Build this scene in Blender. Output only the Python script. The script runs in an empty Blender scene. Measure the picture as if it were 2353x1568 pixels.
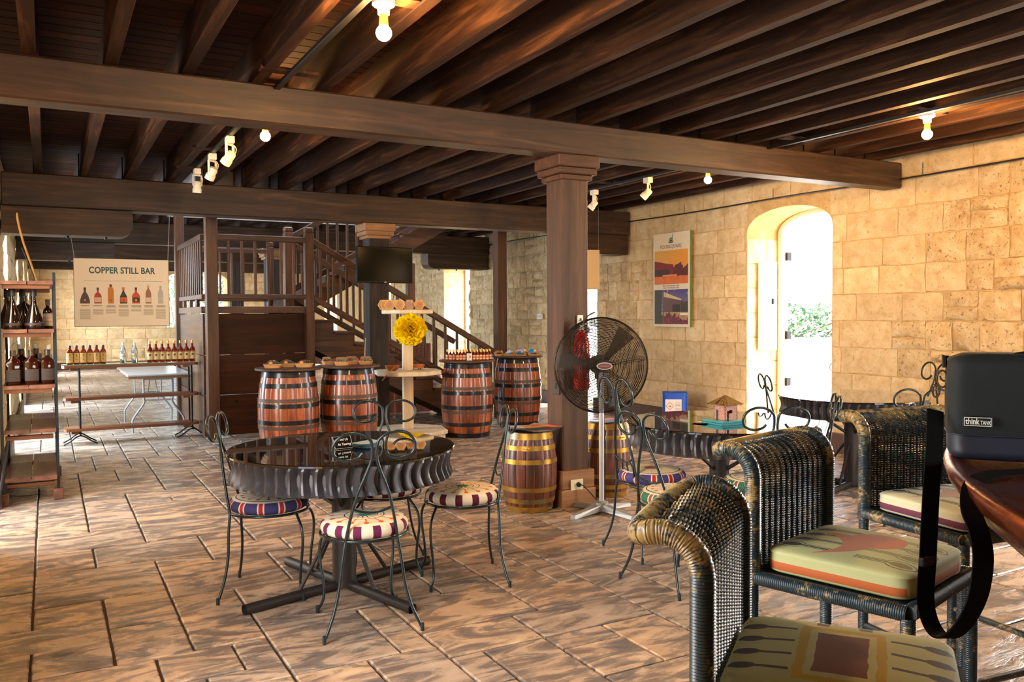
import bpy, math, random
from mathutils import Vector, Matrix, noise as mnoise
R_ = math.radians
PI = math.pi
sc = bpy.context.scene
col = sc.collection
rnd = random.Random(7)

# ------------------------------------------------------------------ camera
FPX, YAW, PITCH, ROLL = 1941.85, 0.502622, 0.0317675, -0.00581286
CAM_H = 1.45
cam_d = bpy.data.cameras.new('camera')
cam_d.sensor_width = 36.0
cam_d.lens = FPX / 2353.0 * 36.0
cam_d.clip_start = 0.02
cam_d.clip_end = 300
cam = bpy.data.objects.new('camera', cam_d)
col.objects.link(cam)
fw = Vector((math.sin(YAW) * math.cos(PITCH), math.cos(YAW) * math.cos(PITCH), -math.sin(PITCH)))
rt = Vector((math.cos(YAW), -math.sin(YAW), 0))
up = rt.cross(fw)
r2 = rt * math.cos(ROLL) + up * math.sin(ROLL)
u2 = -rt * math.sin(ROLL) + up * math.cos(ROLL)
cam.matrix_world = Matrix(((r2.x, u2.x, -fw.x, 0), (r2.y, u2.y, -fw.y, 0), (r2.z, u2.z, -fw.z, CAM_H), (0, 0, 0, 1)))
sc.camera = cam

# ------------------------------------------------------------------ world, sun, exposure
sc.view_settings.view_transform = 'Standard'
sc.view_settings.look = 'None'
sc.view_settings.gamma = 1.0
sc.view_settings.use_curve_mapping = False
sc.view_settings.exposure = 0.3
sc.cycles.use_denoising = True
sc.cycles.max_bounces = 8
sc.cycles.diffuse_bounces = 5
sc.cycles.glossy_bounces = 4
sc.cycles.transmission_bounces = 6
sc.cycles.transparent_max_bounces = 12
sc.cycles.sample_clamp_indirect = 6.0
sc.cycles.caustics_reflective = False
sc.cycles.caustics_refractive = False
sc.cycles.use_adaptive_sampling = False

world = bpy.data.worlds.new('sky')
sc.world = world
world.use_nodes = True
wt = world.node_tree
wt.nodes.clear()
wo = wt.nodes.new('ShaderNodeOutputWorld')
wb = wt.nodes.new('ShaderNodeBackground')
ws = wt.nodes.new('ShaderNodeTexSky')
ws.sky_type = 'NISHITA'
ws.sun_disc = False
ws.sun_elevation = R_(52)
ws.sun_rotation = R_(125)
ws.air_density = 1.0
ws.dust_density = 2.5
wb.inputs['Strength'].default_value = 1.5
wt.links.new(ws.outputs[0], wb.inputs[0])
wt.links.new(wb.outputs[0], wo.inputs[0])

def light(name, kind, loc, energy, color, size=None, size_y=None, aim=None):
    d = bpy.data.lights.new(name, kind)
    d.energy = energy
    d.color = color
    if kind == 'AREA':
        d.shape = 'RECTANGLE'
        d.size = size
        d.size_y = size_y
    elif kind == 'SUN':
        d.angle = R_(0.6)
    elif size:
        d.shadow_soft_size = size
    o = bpy.data.objects.new(name, d)
    col.objects.link(o)
    o.location = loc
    if aim:
        o.rotation_euler = Vector(aim).to_track_quat('-Z', 'Y').to_euler()
    return o

light('sun', 'SUN', (20, -10, 25), 19.0, (1.0, 0.95, 0.87), aim=(-0.50, 0.36, -0.80))
DAY = (1.0, 0.93, 0.82)
# daylight standing in the tall openings of the long walls and in the doorway behind the viewer
light('daylight_left_door', 'AREA', (-0.95, 2.45, 1.5), 120, DAY, 1.3, 2.4, (1, 0, -0.42))
light('daylight_left_middle', 'AREA', (-0.95, 6.75, 1.5), 110, DAY, 1.3, 2.4, (1, 0, -0.42))
light('daylight_left_far', 'AREA', (-0.95, 11.05, 1.5), 260, (0.66, 0.83, 1.0), 1.3, 2.4, (1, 0, -0.42))
light('daylight_right_near', 'AREA', (8.2, 2.45, 1.5), 260, DAY, 1.3, 2.4, (-1, 0, -0.45))
light('daylight_back', 'AREA', (3.4, -4.3, 1.6), 190, DAY, 3.0, 2.4, (0, 1, -0.36))

light('daylight_left_end', 'AREA', (-0.95, 15.35, 1.5), 260, (0.66, 0.83, 1.0), 1.3, 2.4, (1, 0, -0.42))
light('daylight_left_last', 'AREA', (-0.95, 19.65, 1.5), 200, (0.84, 0.92, 1.0), 1.3, 2.4, (1, 0, -0.42))
light('far_wall_fill', 'AREA', (-0.95, 24.0, 1.5), 300, (0.9, 0.94, 1.0), 1.3, 2.4, (1, 0, -0.42))  # fill lamp added to brighten the far wall
light('daylight_stairwell', 'AREA', (3.4, 11.5, 5.3), 160, (0.86, 0.9, 1.0), 3.0, 2.0, (0, 0, -1))

# ------------------------------------------------------------------ node helpers
def srgb(r, g, b):
    f = lambda c: (c / 255 / 12.92) if c / 255 <= 0.04045 else ((c / 255 + 0.055) / 1.055) ** 2.4
    return (f(r), f(g), f(b), 1.0)

class N:
    """a float socket or constant with operators that become Math nodes"""
    def __init__(s, m, v): s.m = m; s.v = v
    def _o(s, op, *a): return s.m.f(op, s, *a)
    def __add__(s, b): return s._o('ADD', b)
    __radd__ = __add__
    def __sub__(s, b): return s._o('SUBTRACT', b)
    def __rsub__(s, b): return s.m.f('SUBTRACT', b, s)
    def __mul__(s, b): return s._o('MULTIPLY', b)
    __rmul__ = __mul__
    def __truediv__(s, b): return s._o('DIVIDE', b)
    def __lt__(s, b): return s._o('LESS_THAN', b)
    def __gt__(s, b): return s._o('GREATER_THAN', b)
    def __and__(s, b): return s._o('MULTIPLY', b)
    def __or__(s, b): return s._o('MAXIMUM', b)
    def abs(s): return s._o('ABSOLUTE')
    def sqrt(s): return s._o('SQRT')
    def sin(s): return s._o('SINE')
    def frac(s): return s._o('FRACT')
    def floor(s): return s._o('FLOOR')
    def mod(s, b): return s._o('FLOORED_MODULO', b)

class Mat:
    def __init__(s, name, color=None, rough=0.5, metal=0.0, spec=None, **kw):
        s.mat = bpy.data.materials.new(name)
        s.mat.use_nodes = True
        s.t = s.mat.node_tree
        s.b = s.t.nodes['Principled BSDF']
        s._pos = None
        if color is not None: s.set('Base Color', color)
        s.set('Roughness', rough)
        s.set('Metallic', metal)
        if spec is not None: s.set('Specular IOR Level', spec)
        for k, v in kw.items(): s.set(k.replace('_', ' '), v)
    def set(s, k, v):
        i = s.b.inputs[k]
        if isinstance(v, N): v = v.v
        if hasattr(v, 'is_output'): s.t.links.new(v, i)
        else: i.default_value = v
    def node(s, t, **kw):
        n = s.t.nodes.new(t)
        for k, v in kw.items(): setattr(n, k, v)
        return n
    def link(s, sock, v):
        if isinstance(v, N): v = v.v
        if hasattr(v, 'is_output'): s.t.links.new(v, sock)
        else: sock.default_value = v
    def f(s, op, *a):
        n = s.node('ShaderNodeMath', operation=op)
        for i, v in enumerate(a): s.link(n.inputs[i], v)
        return N(s, n.outputs[0])
    def coord(s, kind='Object'):
        if s._pos is None: s._pos = s.node('ShaderNodeTexCoord')
        return s._pos.outputs[kind]
    def xyz(s, kind='Object'):
        n = s.node('ShaderNodeSeparateXYZ')
        s.t.links.new(s.coord(kind) if isinstance(kind, str) else kind, n.inputs[0])
        return [N(s, o) for o in n.outputs]
    def vec(s, scale=(1, 1, 1), kind='Object', off=None, rnd_off=0):
        n = s.node('ShaderNodeMapping')
        s.t.links.new(s.coord(kind), n.inputs['Vector'])
        n.inputs['Scale'].default_value = scale
        if off: n.inputs['Location'].default_value = off
        if rnd_off:
            oi = s.node('ShaderNodeObjectInfo')
            mu = s.node('ShaderNodeVectorMath', operation='SCALE')
            mu.inputs[0].default_value = (31.7, 17.3, 53.1)
            s.t.links.new(oi.outputs['Random'], mu.inputs['Scale'])
            s.t.links.new(mu.outputs[0], n.inputs['Location'])
        return n.outputs[0]
    def rand(s):
        return N(s, s.node('ShaderNodeObjectInfo').outputs['Random'])
    def noise(s, scale, detail=3, vec=None, rough=0.55, dist=0.0):
        n = s.node('ShaderNodeTexNoise')
        n.inputs['Scale'].default_value = scale
        n.inputs['Detail'].default_value = detail
        n.inputs['Roughness'].default_value = rough
        n.inputs['Distortion'].default_value = dist
        s.t.links.new(vec if vec is not None else s.coord(), n.inputs['Vector'])
        return N(s, n.outputs[0])
    def voro(s, scale, vec=None, feature='F1'):
        n = s.node('ShaderNodeTexVoronoi', feature=feature)
        n.inputs['Scale'].default_value = scale
        s.t.links.new(vec if vec is not None else s.coord(), n.inputs['Vector'])
        return N(s, n.outputs[0])
    def ramp(s, fac, stops, interp='LINEAR'):
        n = s.node('ShaderNodeValToRGB')
        s.link(n.inputs[0], fac)
        cr = n.color_ramp
        cr.interpolation = interp
        while len(cr.elements) < len(stops): cr.elements.new(0.5)
        for e, (p, c) in zip(cr.elements, stops):
            e.position = p
            e.color = c
        return n.outputs[0]
    def remap(s, v, a, b, c=0.0, d=1.0):
        n = s.node('ShaderNodeMapRange')
        s.link(n.inputs[0], v)
        for i, x in enumerate((a, b, c, d)): n.inputs[i + 1].default_value = x
        return N(s, n.outputs[0])
    def mix(s, fac, a, b, blend='MIX'):
        n = s.node('ShaderNodeMix', data_type='RGBA', blend_type=blend)
        s.link(n.inputs[0], fac)
        s.link(n.inputs[6], a)
        s.link(n.inputs[7], b)
        return n.outputs[2]
    def hsv(s, c, h=0.5, sa=1.0, v=1.0):
        n = s.node('ShaderNodeHueSaturation')
        s.link(n.inputs['Color'], c)
        s.link(n.inputs['Hue'], h); s.link(n.inputs['Saturation'], sa); s.link(n.inputs['Value'], v)
        return n.outputs[0]
    def bump(s, h, strength=0.5, dist=0.01):
        n = s.node('ShaderNodeBump')
        n.inputs['Strength'].default_value = strength
        n.inputs['Distance'].default_value = dist
        s.link(n.inputs['Height'], h)
        s.t.links.new(n.outputs[0], s.b.inputs['Normal'])

def plain(name, rgb, rough=0.5, metal=0.0, **kw):
    return Mat(name, srgb(*rgb), rough, metal, **kw).mat

def glow(name, rgb, strength):
    m = Mat(name, (0, 0, 0, 1), 0.5)
    m.set('Emission Color', srgb(*rgb))
    m.set('Emission Strength', strength)
    return m.mat

def wood(name, dark, mid, light_, axis='x', scale=1.0, rough=0.55, bump=0.25, stain=0.0, spec=0.4, vary=0.25, rnd_off=1):
    m = Mat(name, None, rough, spec=spec)
    k = {'x': (1.2, 18, 18), 'y': (18, 1.2, 18), 'z': (18, 18, 1.2)}[axis]
    v = m.vec(tuple(a * scale for a in k), rnd_off=rnd_off)
    g = m.noise(1.0, 6, v, 0.65, 0.8)
    c = m.ramp(g, [(0.28, srgb(*dark)), (0.52, srgb(*mid)), (0.74, srgb(*light_))])
    if stain:
        st = m.noise(2.2 * scale, 4, m.vec(rnd_off=rnd_off))
        c = m.mix(m.remap(st, 0.5, 0.72, 0, stain), c, srgb(*[a * 0.45 for a in dark]))
    if vary:
        r = m.rand()
        c = m.hsv(c, 0.5, 1.0, r * (2 * vary) + (1 - vary))
    m.set('Base Color', c)
    m.bump(g, bump, 0.004 / scale)
    return m.mat

# ------------------------------------------------------------------ mesh helpers
class MB:
    def __init__(s): s.v = []; s.f = []; s.m = []; s.mi = 0
    def add(s, vs, fs):
        o = len(s.v)
        s.v += [tuple(p) for p in vs]
        for f in fs:
            s.f.append(tuple(i + o for i in f)); s.m.append(s.mi)
        return s
    def box(s, x0, y0, z0, x1, y1, z1, ch=0.0, mat=None):
        if ch <= 0:
            vs = [(x0, y0, z0), (x1, y0, z0), (x1, y1, z0), (x0, y1, z0), (x0, y0, z1), (x1, y0, z1), (x1, y1, z1), (x0, y1, z1)]
            fs = [(0, 3, 2, 1), (4, 5, 6, 7), (0, 1, 5, 4), (1, 2, 6, 5), (2, 3, 7, 6), (3, 0, 4, 7)]
        else:
            lo, hi = (x0, y0, z0), (x1, y1, z1)
            vs = []; idx = {}
            for c in range(8):
                b = [(c >> k) & 1 for k in range(3)]
                for ax in range(3):
                    p = []
                    for k in range(3):
                        e = hi[k] if b[k] else lo[k]
                        if k != ax: e += -ch if b[k] else ch
                        p.append(e)
                    idx[(c, ax)] = len(vs); vs.append(tuple(p))
            fs = []
            for ax in range(3):
                a, b = [(1, 2), (2, 0), (0, 1)][ax]
                for sd in (0, 1):
                    q = []
                    for (i, j) in ((0, 0), (1, 0), (1, 1), (0, 1)):
                        q.append(idx[(sd << ax | i << a | j << b, ax)])
                    fs.append(tuple(q if sd else q[::-1]))
            for ax in range(3):
                a, b = [(1, 2), (2, 0), (0, 1)][ax]
                for i in (0, 1):
                    for j in (0, 1):
                        c0 = i << a | j << b
                        c1 = c0 | 1 << ax
                        q = (idx[(c0, a)], idx[(c1, a)], idx[(c1, b)], idx[(c0, b)])
                        fs.append(q if (i == j) else q[::-1])
            for c in range(8):
                q = (idx[(c, 0)], idx[(c, 1)], idx[(c, 2)])
                par = bin(c).count('1') % 2
                fs.append(q if par == 1 else q[::-1])
        if mat is not None: vs = [mat @ Vector(p) for p in vs]
        return s.add(vs, fs)
    def cbox(s, cx, cy, cz, sx, sy, sz, ch=0.0, mat=None):
        return s.box(cx - sx / 2, cy - sy / 2, cz - sz / 2, cx + sx / 2, cy + sy / 2, cz + sz / 2, ch, mat)
    def tube(s, pts, r, n=8, closed=False, caps=True, flat=None):
        pts = [Vector(p) for p in pts]
        L = len(pts)
        rs = r if isinstance(r, (list, tuple)) else [r] * L
        tan = []
        for i in range(L):
            a = pts[(i - 1) % L] if (closed or i > 0) else pts[0]
            b = pts[(i + 1) % L] if (closed or i < L - 1) else pts[-1]
            t = b - a
            tan.append(t.normalized() if t.length > 1e-9 else Vector((0, 0, 1)))
        ref = Vector((0, 0, 1)) if abs(tan[0].z) < 0.9 else Vector((1, 0, 0))
        nrm = (ref - tan[0] * ref.dot(tan[0])).normalized()
        vs = []
        for i in range(L):
            nrm = nrm - tan[i] * nrm.dot(tan[i])
            nrm = nrm.normalized() if nrm.length > 1e-6 else Vector((1, 0, 0))
            bi = tan[i].cross(nrm)
            for k in range(n):
                a = 2 * PI * k / n
                fl = flat or (1, 1)
                vs.append(pts[i] + (nrm * math.cos(a) * fl[0] + bi * math.sin(a) * fl[1]) * rs[i])
        fs = []
        for i in range(L if closed else L - 1):
            j = (i + 1) % L
            for k in range(n):
                k2 = (k + 1) % n
                fs.append((i * n + k, i * n + k2, j * n + k2, j * n + k))
        if caps and not closed:
            fs.append(tuple(range(n))[::-1])
            fs.append(tuple((L - 1) * n + k for k in range(n)))
        return s.add(vs, fs)
    def lathe(s, prof, n=24, c=(0, 0, 0), cap0=True, cap1=True, sq=0.0):
        """profile of (r, z) pairs turned about z; sq > 0 squares the section"""
        vs = []
        for (r, z) in prof:
            for k in range(n):
                a = 2 * PI * k / n
                ca, sa = math.cos(a), math.sin(a)
                q = r
                if sq:
                    q = r * (1 - sq + sq / max(abs(ca), abs(sa)))
                vs.append((c[0] + q * ca, c[1] + q * sa, c[2] + z))
        fs = []
        for i in range(len(prof) - 1):
            for k in range(n):
                k2 = (k + 1) % n
                fs.append((i * n + k, i * n + k2, (i + 1) * n + k2, (i + 1) * n + k))
        if cap0: fs.append(tuple(range(n))[::-1])
        if cap1: fs.append(tuple((len(prof) - 1) * n + k for k in range(n)))
        return s.add(vs, fs)
    def prism(s, poly, h0, h1, fn=lambda u, v, w: (u, v, w)):
        """2-D polygon pushed from h0 to h1; fn maps (u, v, h) to a point"""
        n = len(poly)
        vs = [fn(u, v, h0) for u, v in poly] + [fn(u, v, h1) for u, v in poly]
        fs = [tuple(range(n))[::-1], tuple(range(n, 2 * n))]
        for i in range(n):
            j = (i + 1) % n
            fs.append((i, j, n + j, n + i))
        return s.add(vs, fs)
    def grid(s, nu, nv, fn, wrap_u=False, flip=False):
        vs = [fn(i / (nu if wrap_u else nu - 1), j / (nv - 1)) for j in range(nv) for i in range(nu)]
        fs = []
        for j in range(nv - 1):
            for i in range(nu if wrap_u else nu - 1):
                i2 = (i + 1) % nu
                q = (j * nu + i, j * nu + i2, (j + 1) * nu + i2, (j + 1) * nu + i)
                fs.append(q[::-1] if flip else q)
        return s.add(vs, fs)
    def sphere(s, c, r, nu=16, nv=10, sc=(1, 1, 1)):
        prof = [(max(1e-4, r * math.sin(PI * j / nv)), -r * math.cos(PI * j / nv)) for j in range(nv + 1)]
        o = len(s.v)
        s.lathe(prof, nu, (0, 0, 0))
        for i in range(o, len(s.v)):
            p = s.v[i]
            s.v[i] = (c[0] + p[0] * sc[0], c[1] + p[1] * sc[1], c[2] + p[2] * sc[2])
        return s
    def mesh(s, name, mats, smooth=35):
        me = bpy.data.meshes.new(name)
        me.from_pydata(s.v, [], s.f)
        if not isinstance(mats, (list, tuple)): mats = [mats]
        for m in mats: me.materials.append(m)
        if len(mats) > 1: me.polygons.foreach_set('material_index', s.m)
        if smooth:
            me.shade_smooth()
            me.set_sharp_from_angle(angle=R_(smooth))
        me.update()
        return me
    def build(s, name, mats, parent=None, loc=None, rotz=0.0, smooth=35):
        return put(name, s.mesh(name, mats, smooth), parent, loc, rotz)

def put(name, me, parent=None, loc=None, rotz=0.0):
    o = bpy.data.objects.new(name, me)
    col.objects.link(o)
    if parent is not None: o.parent = parent
    if loc is not None: o.location = loc
    if rotz: o.rotation_euler.z = rotz
    return o

def tag(o, label=None, cat=None, group=None, kind=None):
    if label: o['label'] = label
    if cat: o['category'] = cat
    if group: o['group'] = group
    if kind: o['kind'] = kind
    return o

def thing(name, label, cat, loc=(0, 0, 0), rotz=0.0, group=None):
    o = bpy.data.objects.new(name, None)
    o.empty_display_size = 0.1
    col.objects.link(o)
    o.location = loc
    o.rotation_euler = (0, 0, rotz)
    return tag(o, label, cat, group)

KIDS = {}
def dup(root, loc=None, rotz=None, label=None, group=None):
    def cp(o, parent):
        c = o.copy()
        col.objects.link(c)
        if parent is not None: c.parent = parent
        for ch in list(o.children): cp(ch, c)
        return c
    r = cp(root, None)
    if loc is not None: r.location = loc
    if rotz is not None: r.rotation_euler = (0, 0, rotz)
    if label: r['label'] = label
    if group: r['group'] = group
    return r

def facing(dx, dy): return math.atan2(-dx, dy)

def text_mesh(s, size, extrude=0.0005, bold=0.0, spacing=1.0, align='CENTER', shear=0.0):
    cu = bpy.data.curves.new('lettering', 'FONT')
    cu.body = s; cu.size = size; cu.extrude = extrude; cu.offset = bold
    cu.align_x = align; cu.align_y = 'CENTER'; cu.space_character = spacing; cu.shear = shear
    cu.resolution_u = 3
    o = bpy.data.objects.new('lettering', cu)
    me = bpy.data.meshes.new_from_object(o)
    bpy.data.objects.remove(o); bpy.data.curves.remove(cu)
    return me

def text(s, size, mat, parent, loc, rot, name='lettering', **kw):
    me = text_mesh(s, size, **kw)
    me.materials.clear(); me.materials.append(mat)
    o = put(name, me, parent, loc)
    o.rotation_euler = rot
    return o

ORD = ['first', 'second', 'third', 'fourth', 'fifth', 'sixth', 'seventh', 'eighth', 'ninth', 'tenth']
def smoothpath(pts, sub=6, closed=False):
    """Catmull-Rom through points"""
    P = [Vector(p) for p in pts]
    n = len(P); out = []
    for i in range(n if closed else n - 1):
        if closed: a, b, c, d = P[i - 1], P[i], P[(i + 1) % n], P[(i + 2) % n]
        else: a, b, c, d = P[max(i - 1, 0)], P[i], P[i + 1], P[min(i + 2, n - 1)]
        for k in range(sub):
            t = k / sub
            out.append(0.5 * ((2 * b) + (c - a) * t + (2 * a - 5 * b + 4 * c - d) * t * t + (3 * b - a - 3 * c + d) * t ** 3))
    if not closed: out.append(P[-1])
    return out

# ------------------------------------------------------------------ materials
def mk_paver():
    m = Mat('stamped_stone', None, 0.42, spec=0.5)
    v = m.vec((1.5, 4.4, 2.0), rnd_off=1)
    n1 = m.noise(1.6, 7, v, 0.62, 1.6)
    v2 = m.vec((1, 1, 1), rnd_off=1)
    n2 = m.noise(42, 4, v2, 0.7)
    n3 = m.noise(4.5, 3, v2)
    fac = n1 + (n2 - 0.5) * 0.10
    c = m.ramp(fac, [(0.30, srgb(92, 88, 88)), (0.445, srgb(124, 114, 107)), (0.52, srgb(178, 154, 130)), (0.65, srgb(206, 180, 152)), (0.8, srgb(202, 176, 152))])
    c = m.mix(m.remap(n3, 0.35, 0.7, 0, 0.35), c, srgb(150, 118, 88))
    c = m.hsv(c, 0.5, m.rand() * 0.3 + 0.8, m.rand() * 0.26 + 0.86)
    m.set('Base Color', c)
    m.set('Roughness', m.remap(fac, 0.3, 0.7, 0.17, 0.36))
    m.bump(m.remap(n1, 0.38, 0.56, 0, 1) + (n2 - 0.5) * 0.25, 0.55, 0.007)
    return m.mat
PAVER = mk_paver()
GROUT = plain('grout', (52, 38, 30), 0.85)

def mk_stone(name, a, b, c_, rough_amp=0.5):
    m = Mat(name, None, 0.86, spec=0.2)
    v = m.vec((1, 1, 1), rnd_off=1)
    n1 = m.noise(7, 6, v, 0.7, 0.5)
    n2 = m.noise(48, 4, v, 0.75)
    pits = m.remap(m.noise(30, 4, v, 0.75, 0.15), 0.30, 0.40, 1, 0)
    c = m.ramp(n1, [(0.28, srgb(*a)), (0.5, srgb(*b)), (0.72, srgb(*c_))])
    c = m.mix(pits * 0.4, c, srgb(120, 88, 52))
    c = m.hsv(c, 0.5, 1.0, m.rand() * 0.26 + 0.85)
    m.set('Base Color', c)
    m.bump(n1 * 0.6 + n2 * 0.35 - pits * 0.6, rough_amp, 0.014)
    return m.mat
STONE = mk_stone('coral_stone', (188, 158, 114), (215, 190, 146), (230, 212, 174))
RUBBLE = mk_stone('rubble_stone', (172, 140, 98), (208, 182, 138), (230, 212, 176), 1.0)
MORTAR = mk_stone('lime_mortar', (168, 134, 88), (190, 158, 108), (204, 176, 128), 0.5)

W_BEAM = wood('beam_timber', (32, 21, 12), (62, 43, 28), (94, 67, 46), 'x', 0.7, 0.5, 0.25, 0.5)
W_JOIST = wood('joist_timber', (24, 12, 6), (42, 23, 12), (90, 59, 37), 'y', 0.8, 0.7, 0.25, 0.2, spec=0.15)
W_BOARD = wood('ceiling_board', (26, 11, 5), (46, 20, 9), (70, 32, 14), 'x', 0.9, 0.75, 0.3, 0.2, vary=0.35, spec=0.12)
W_POST = wood('post_timber', (42, 27, 17), (70, 47, 30), (96, 66, 43), 'z', 0.7, 0.55, 0.35, 0.35)
W_OLDPOST = wood('weathered_post', (28, 23, 20), (52, 44, 38), (82, 70, 60), 'z', 0.6, 0.75, 1.0, 0.3)
W_STAIR_X = wood('stair_timber_along', (44, 26, 16), (76, 47, 29), (104, 68, 44), 'x', 0.9, 0.45, 0.2, 0.2)
W_STAIR_Z = wood('stair_timber_upright', (52, 32, 19), (86, 55, 34), (114, 76, 50), 'z', 0.9, 0.45, 0.2, 0.2)
W_STAIR_Y = wood('stair_timber_deep', (44, 26, 16), (76, 47, 29), (104, 68, 44), 'y', 0.9, 0.45, 0.2, 0.2)
W_PANEL = wood('stair_panel_timber', (40, 20, 12), (62, 33, 20), (84, 48, 30), 'x', 0.6, 0.6, 0.15, 0.3, spec=0.2)
W_PLINTH = wood('plinth_timber', (118, 82, 52), (150, 108, 72), (176, 134, 94), 'x', 0.8, 0.55, 0.3, 0.3)
W_PALE = wood('pale_planed_timber', (196, 174, 142), (216, 198, 168), (228, 214, 190), 'z', 0.5, 0.6, 0.15, 0.0, vary=0.06)
W_SHELF = wood('shelf_plank_timber', (72, 44, 32), (110, 70, 52), (140, 98, 76), 'y', 0.7, 0.42, 0.3, 0.3)
W_SHELFX = wood('console_plank_timber', (72, 40, 24), (116, 70, 42), (146, 98, 66), 'x', 0.7, 0.42, 0.3, 0.2)
IRON = plain('black_iron', (36, 36, 38), 0.45, 0.7)
WHITE = plain('white_paint', (228, 226, 220), 0.45)
BLACKPL = plain('black_plastic', (20, 20, 21), 0.45)

XR, XL, YF, YB = 7.2, -0.4, 26.0, -3.6
WT = 0.62
ZC, ZB, ZJ = 3.12, 2.63, 2.87

# ------------------------------------------------------------------ ground outside
g = MB(); g.box(-60, -60, -0.35, 80, 90, -0.14)
m = Mat('sunlit_sand', None, 0.9)
m.set('Base Color', m.ramp(m.noise(0.8, 5), [(0.3, srgb(216, 208, 190)), (0.7, srgb(236, 230, 216))]))
tag(g.build('ground', m.mat), kind='structure')

# ------------------------------------------------------------------ floor of stamped pavers
fl = MB(); fl.box(XL - WT, YB - 0.3, -0.13, XR + WT, YF + WT, -0.013)
floor = tag(fl.build('floor', GROUT), kind='structure')
U = 0.155
nx = int((XR - XL) / U) + 1
ny = int((YF - YB) / U) + 1
occ = [[False] * ny for _ in range(nx)]
SZ = [(4, 2), (4, 2), (3, 2), (2, 2), (4, 3), (3, 4), (2, 4), (4, 4), (2, 3), (2, 1), (3, 2), (4, 2)]
tiles = []
trnd = random.Random(11)
for j in range(ny):
    for i in range(nx):
        if occ[i][j]: continue
        for t in range(14):
            w, d = trnd.choice(SZ)
            if t > 10: w, d = (1, 1) if t == 13 else (2, 1) if t == 12 else (1, 2)
            if i + w > nx or j + d > ny: continue
            if any(occ[a][b] for a in range(i, i + w) for b in range(j, j + d)): continue
            break
        else: w = d = 1
        for a in range(i, min(nx, i + w)):
            for b in range(j, min(ny, j + d)): occ[a][b] = True
        tiles.append((XL + i * U, YB + j * U, XL + min(nx, i + w) * U, YB + min(ny, j + d) * U))
def tile_rank(t):
    cx, cy = (t[0] + t[2]) / 2, (t[1] + t[3]) / 2
    p = Vector((cx, cy, -CAM_H))
    z = p.dot(fw)
    if z < 0.5: return -1
    px, py = FPX * p.dot(rt) / z, -FPX * p.dot(up) / z
    if abs(px) > 1300 or py > 860: return 0
    return (t[2] - t[0]) * (t[3] - t[1]) / z ** 3
tiles.sort(key=lambda t: -tile_rank(t))
def paver(mb, x0, y0, x1, y1):
    gq = 0.006
    x0 += gq; y0 += gq; x1 -= gq; y1 -= gq
    dz = trnd.uniform(-0.0015, 0.002)
    J = lambda: trnd.uniform(-0.002, 0.002)
    ring = []
    for (ax, ay, bx, by) in ((x0, y0, x1, y0), (x1, y0, x1, y1), (x1, y1, x0, y1), (x0, y1, x0, y0)):
        ring += [(ax + J(), ay + J()), ((ax + bx) / 2 + J(), (ay + by) / 2 + J())]
    cx, cy = (x0 + x1) / 2, (y0 + y1) / 2
    lo = [(x, y, -0.02) for x, y in ring]
    hi = [(x, y, dz - 0.004) for x, y in ring]
    inn = [(cx + (x - cx) * (1 - 0.012 / abs(x1 - x0)), cy + (y - cy) * (1 - 0.012 / abs(y1 - y0)), dz + 0.0008) for x, y in ring]
    fs = []
    for k in range(8):
        k2 = (k + 1) % 8
        fs += [(k, k2, 8 + k2, 8 + k), (8 + k, 8 + k2, 16 + k2, 16 + k)]
    fs.append(tuple(range(16, 24)))
    mb.add(lo + hi + inn, fs)
for t in tiles[:298]:
    cx, cy = (t[0] + t[2]) / 2, (t[1] + t[3]) / 2
    b = MB(); paver(b, t[0] - cx, t[1] - cy, t[2] - cx, t[3] - cy)
    b.build('paver', PAVER, floor, (cx, cy, 0), smooth=0)
b = MB()
for t in tiles[298:]: paver(b, *t)
tag(b.build('paver_field', PAVER, floor, smooth=0), kind='stuff')

# ------------------------------------------------------------------ walls
# openings: (centre, half width, spring height, rise, sill)
OPEN_R = [(2.45, 0.62, 2.36, 0.27, 0.0), (6.758, 0.617, 2.36, 0.27, 0.0), (11.06, 0.61, 2.36, 0.27, 0.0), (15.4, 0.62, 2.36, 0.27, 0.0), (19.7, 0.62, 2.36, 0.27, 0.0), (24.0, 0.62, 2.36, 0.27, 0.0)]  # last opening added to let light onto the far wall
OPEN_L = [(2.45, 0.62, 2.36, 0.27, 0.0), (6.75, 0.62, 2.36, 0.27, 0.0), (11.05, 0.62, 2.36, 0.27, 0.0), (15.35, 0.62, 2.36, 0.27, 0.0), (19.65, 0.62, 2.36, 0.27, 0.0), (24.0, 0.62, 2.36, 0.27, 0.0)]  # last opening added here too, for the far wall fill lamp
OPEN_F = [(3.85, 0.85, 2.45, 0.3, 1.12)]
OPEN_B = [(3.4, 1.6, 2.36, 0.35, 0.0)]

def backing(name, u0, u1, opens, fn, ztop=ZC + 0.1):
    """mortar core of a wall along u with arched openings; fn(u, z, depth) -> point"""
    mb = MB()
    def slab(a, b, z0, z1): mb.prism([(a, z0), (b, z0), (b, z1), (a, z1)], 0.0, WT, fn)
    e = u0
    for (c, h, zs, rise, sill) in opens:
        slab(e, c - h, -0.13, ztop)
        arc = [(c + h * math.cos(PI * k / 16), zs + rise * math.sin(PI * k / 16) ** 0.85) for k in range(17)]
        for k in range(16):
            (ua, za), (ub, zb) = arc[k], arc[k + 1]
            mb.prism([(ub, zb), (ua, za), (ua, ztop), (ub, ztop)], 0.0, WT, fn)
        if sill > 0: slab(c - h, c + h, -0.13, sill)
        else: slab(c - h, c + h, -0.13, 0.0)
        e = c + h
    slab(e, u1, -0.13, ztop)
    return tag(mb.build(name, MORTAR, smooth=0), kind='structure')

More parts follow.
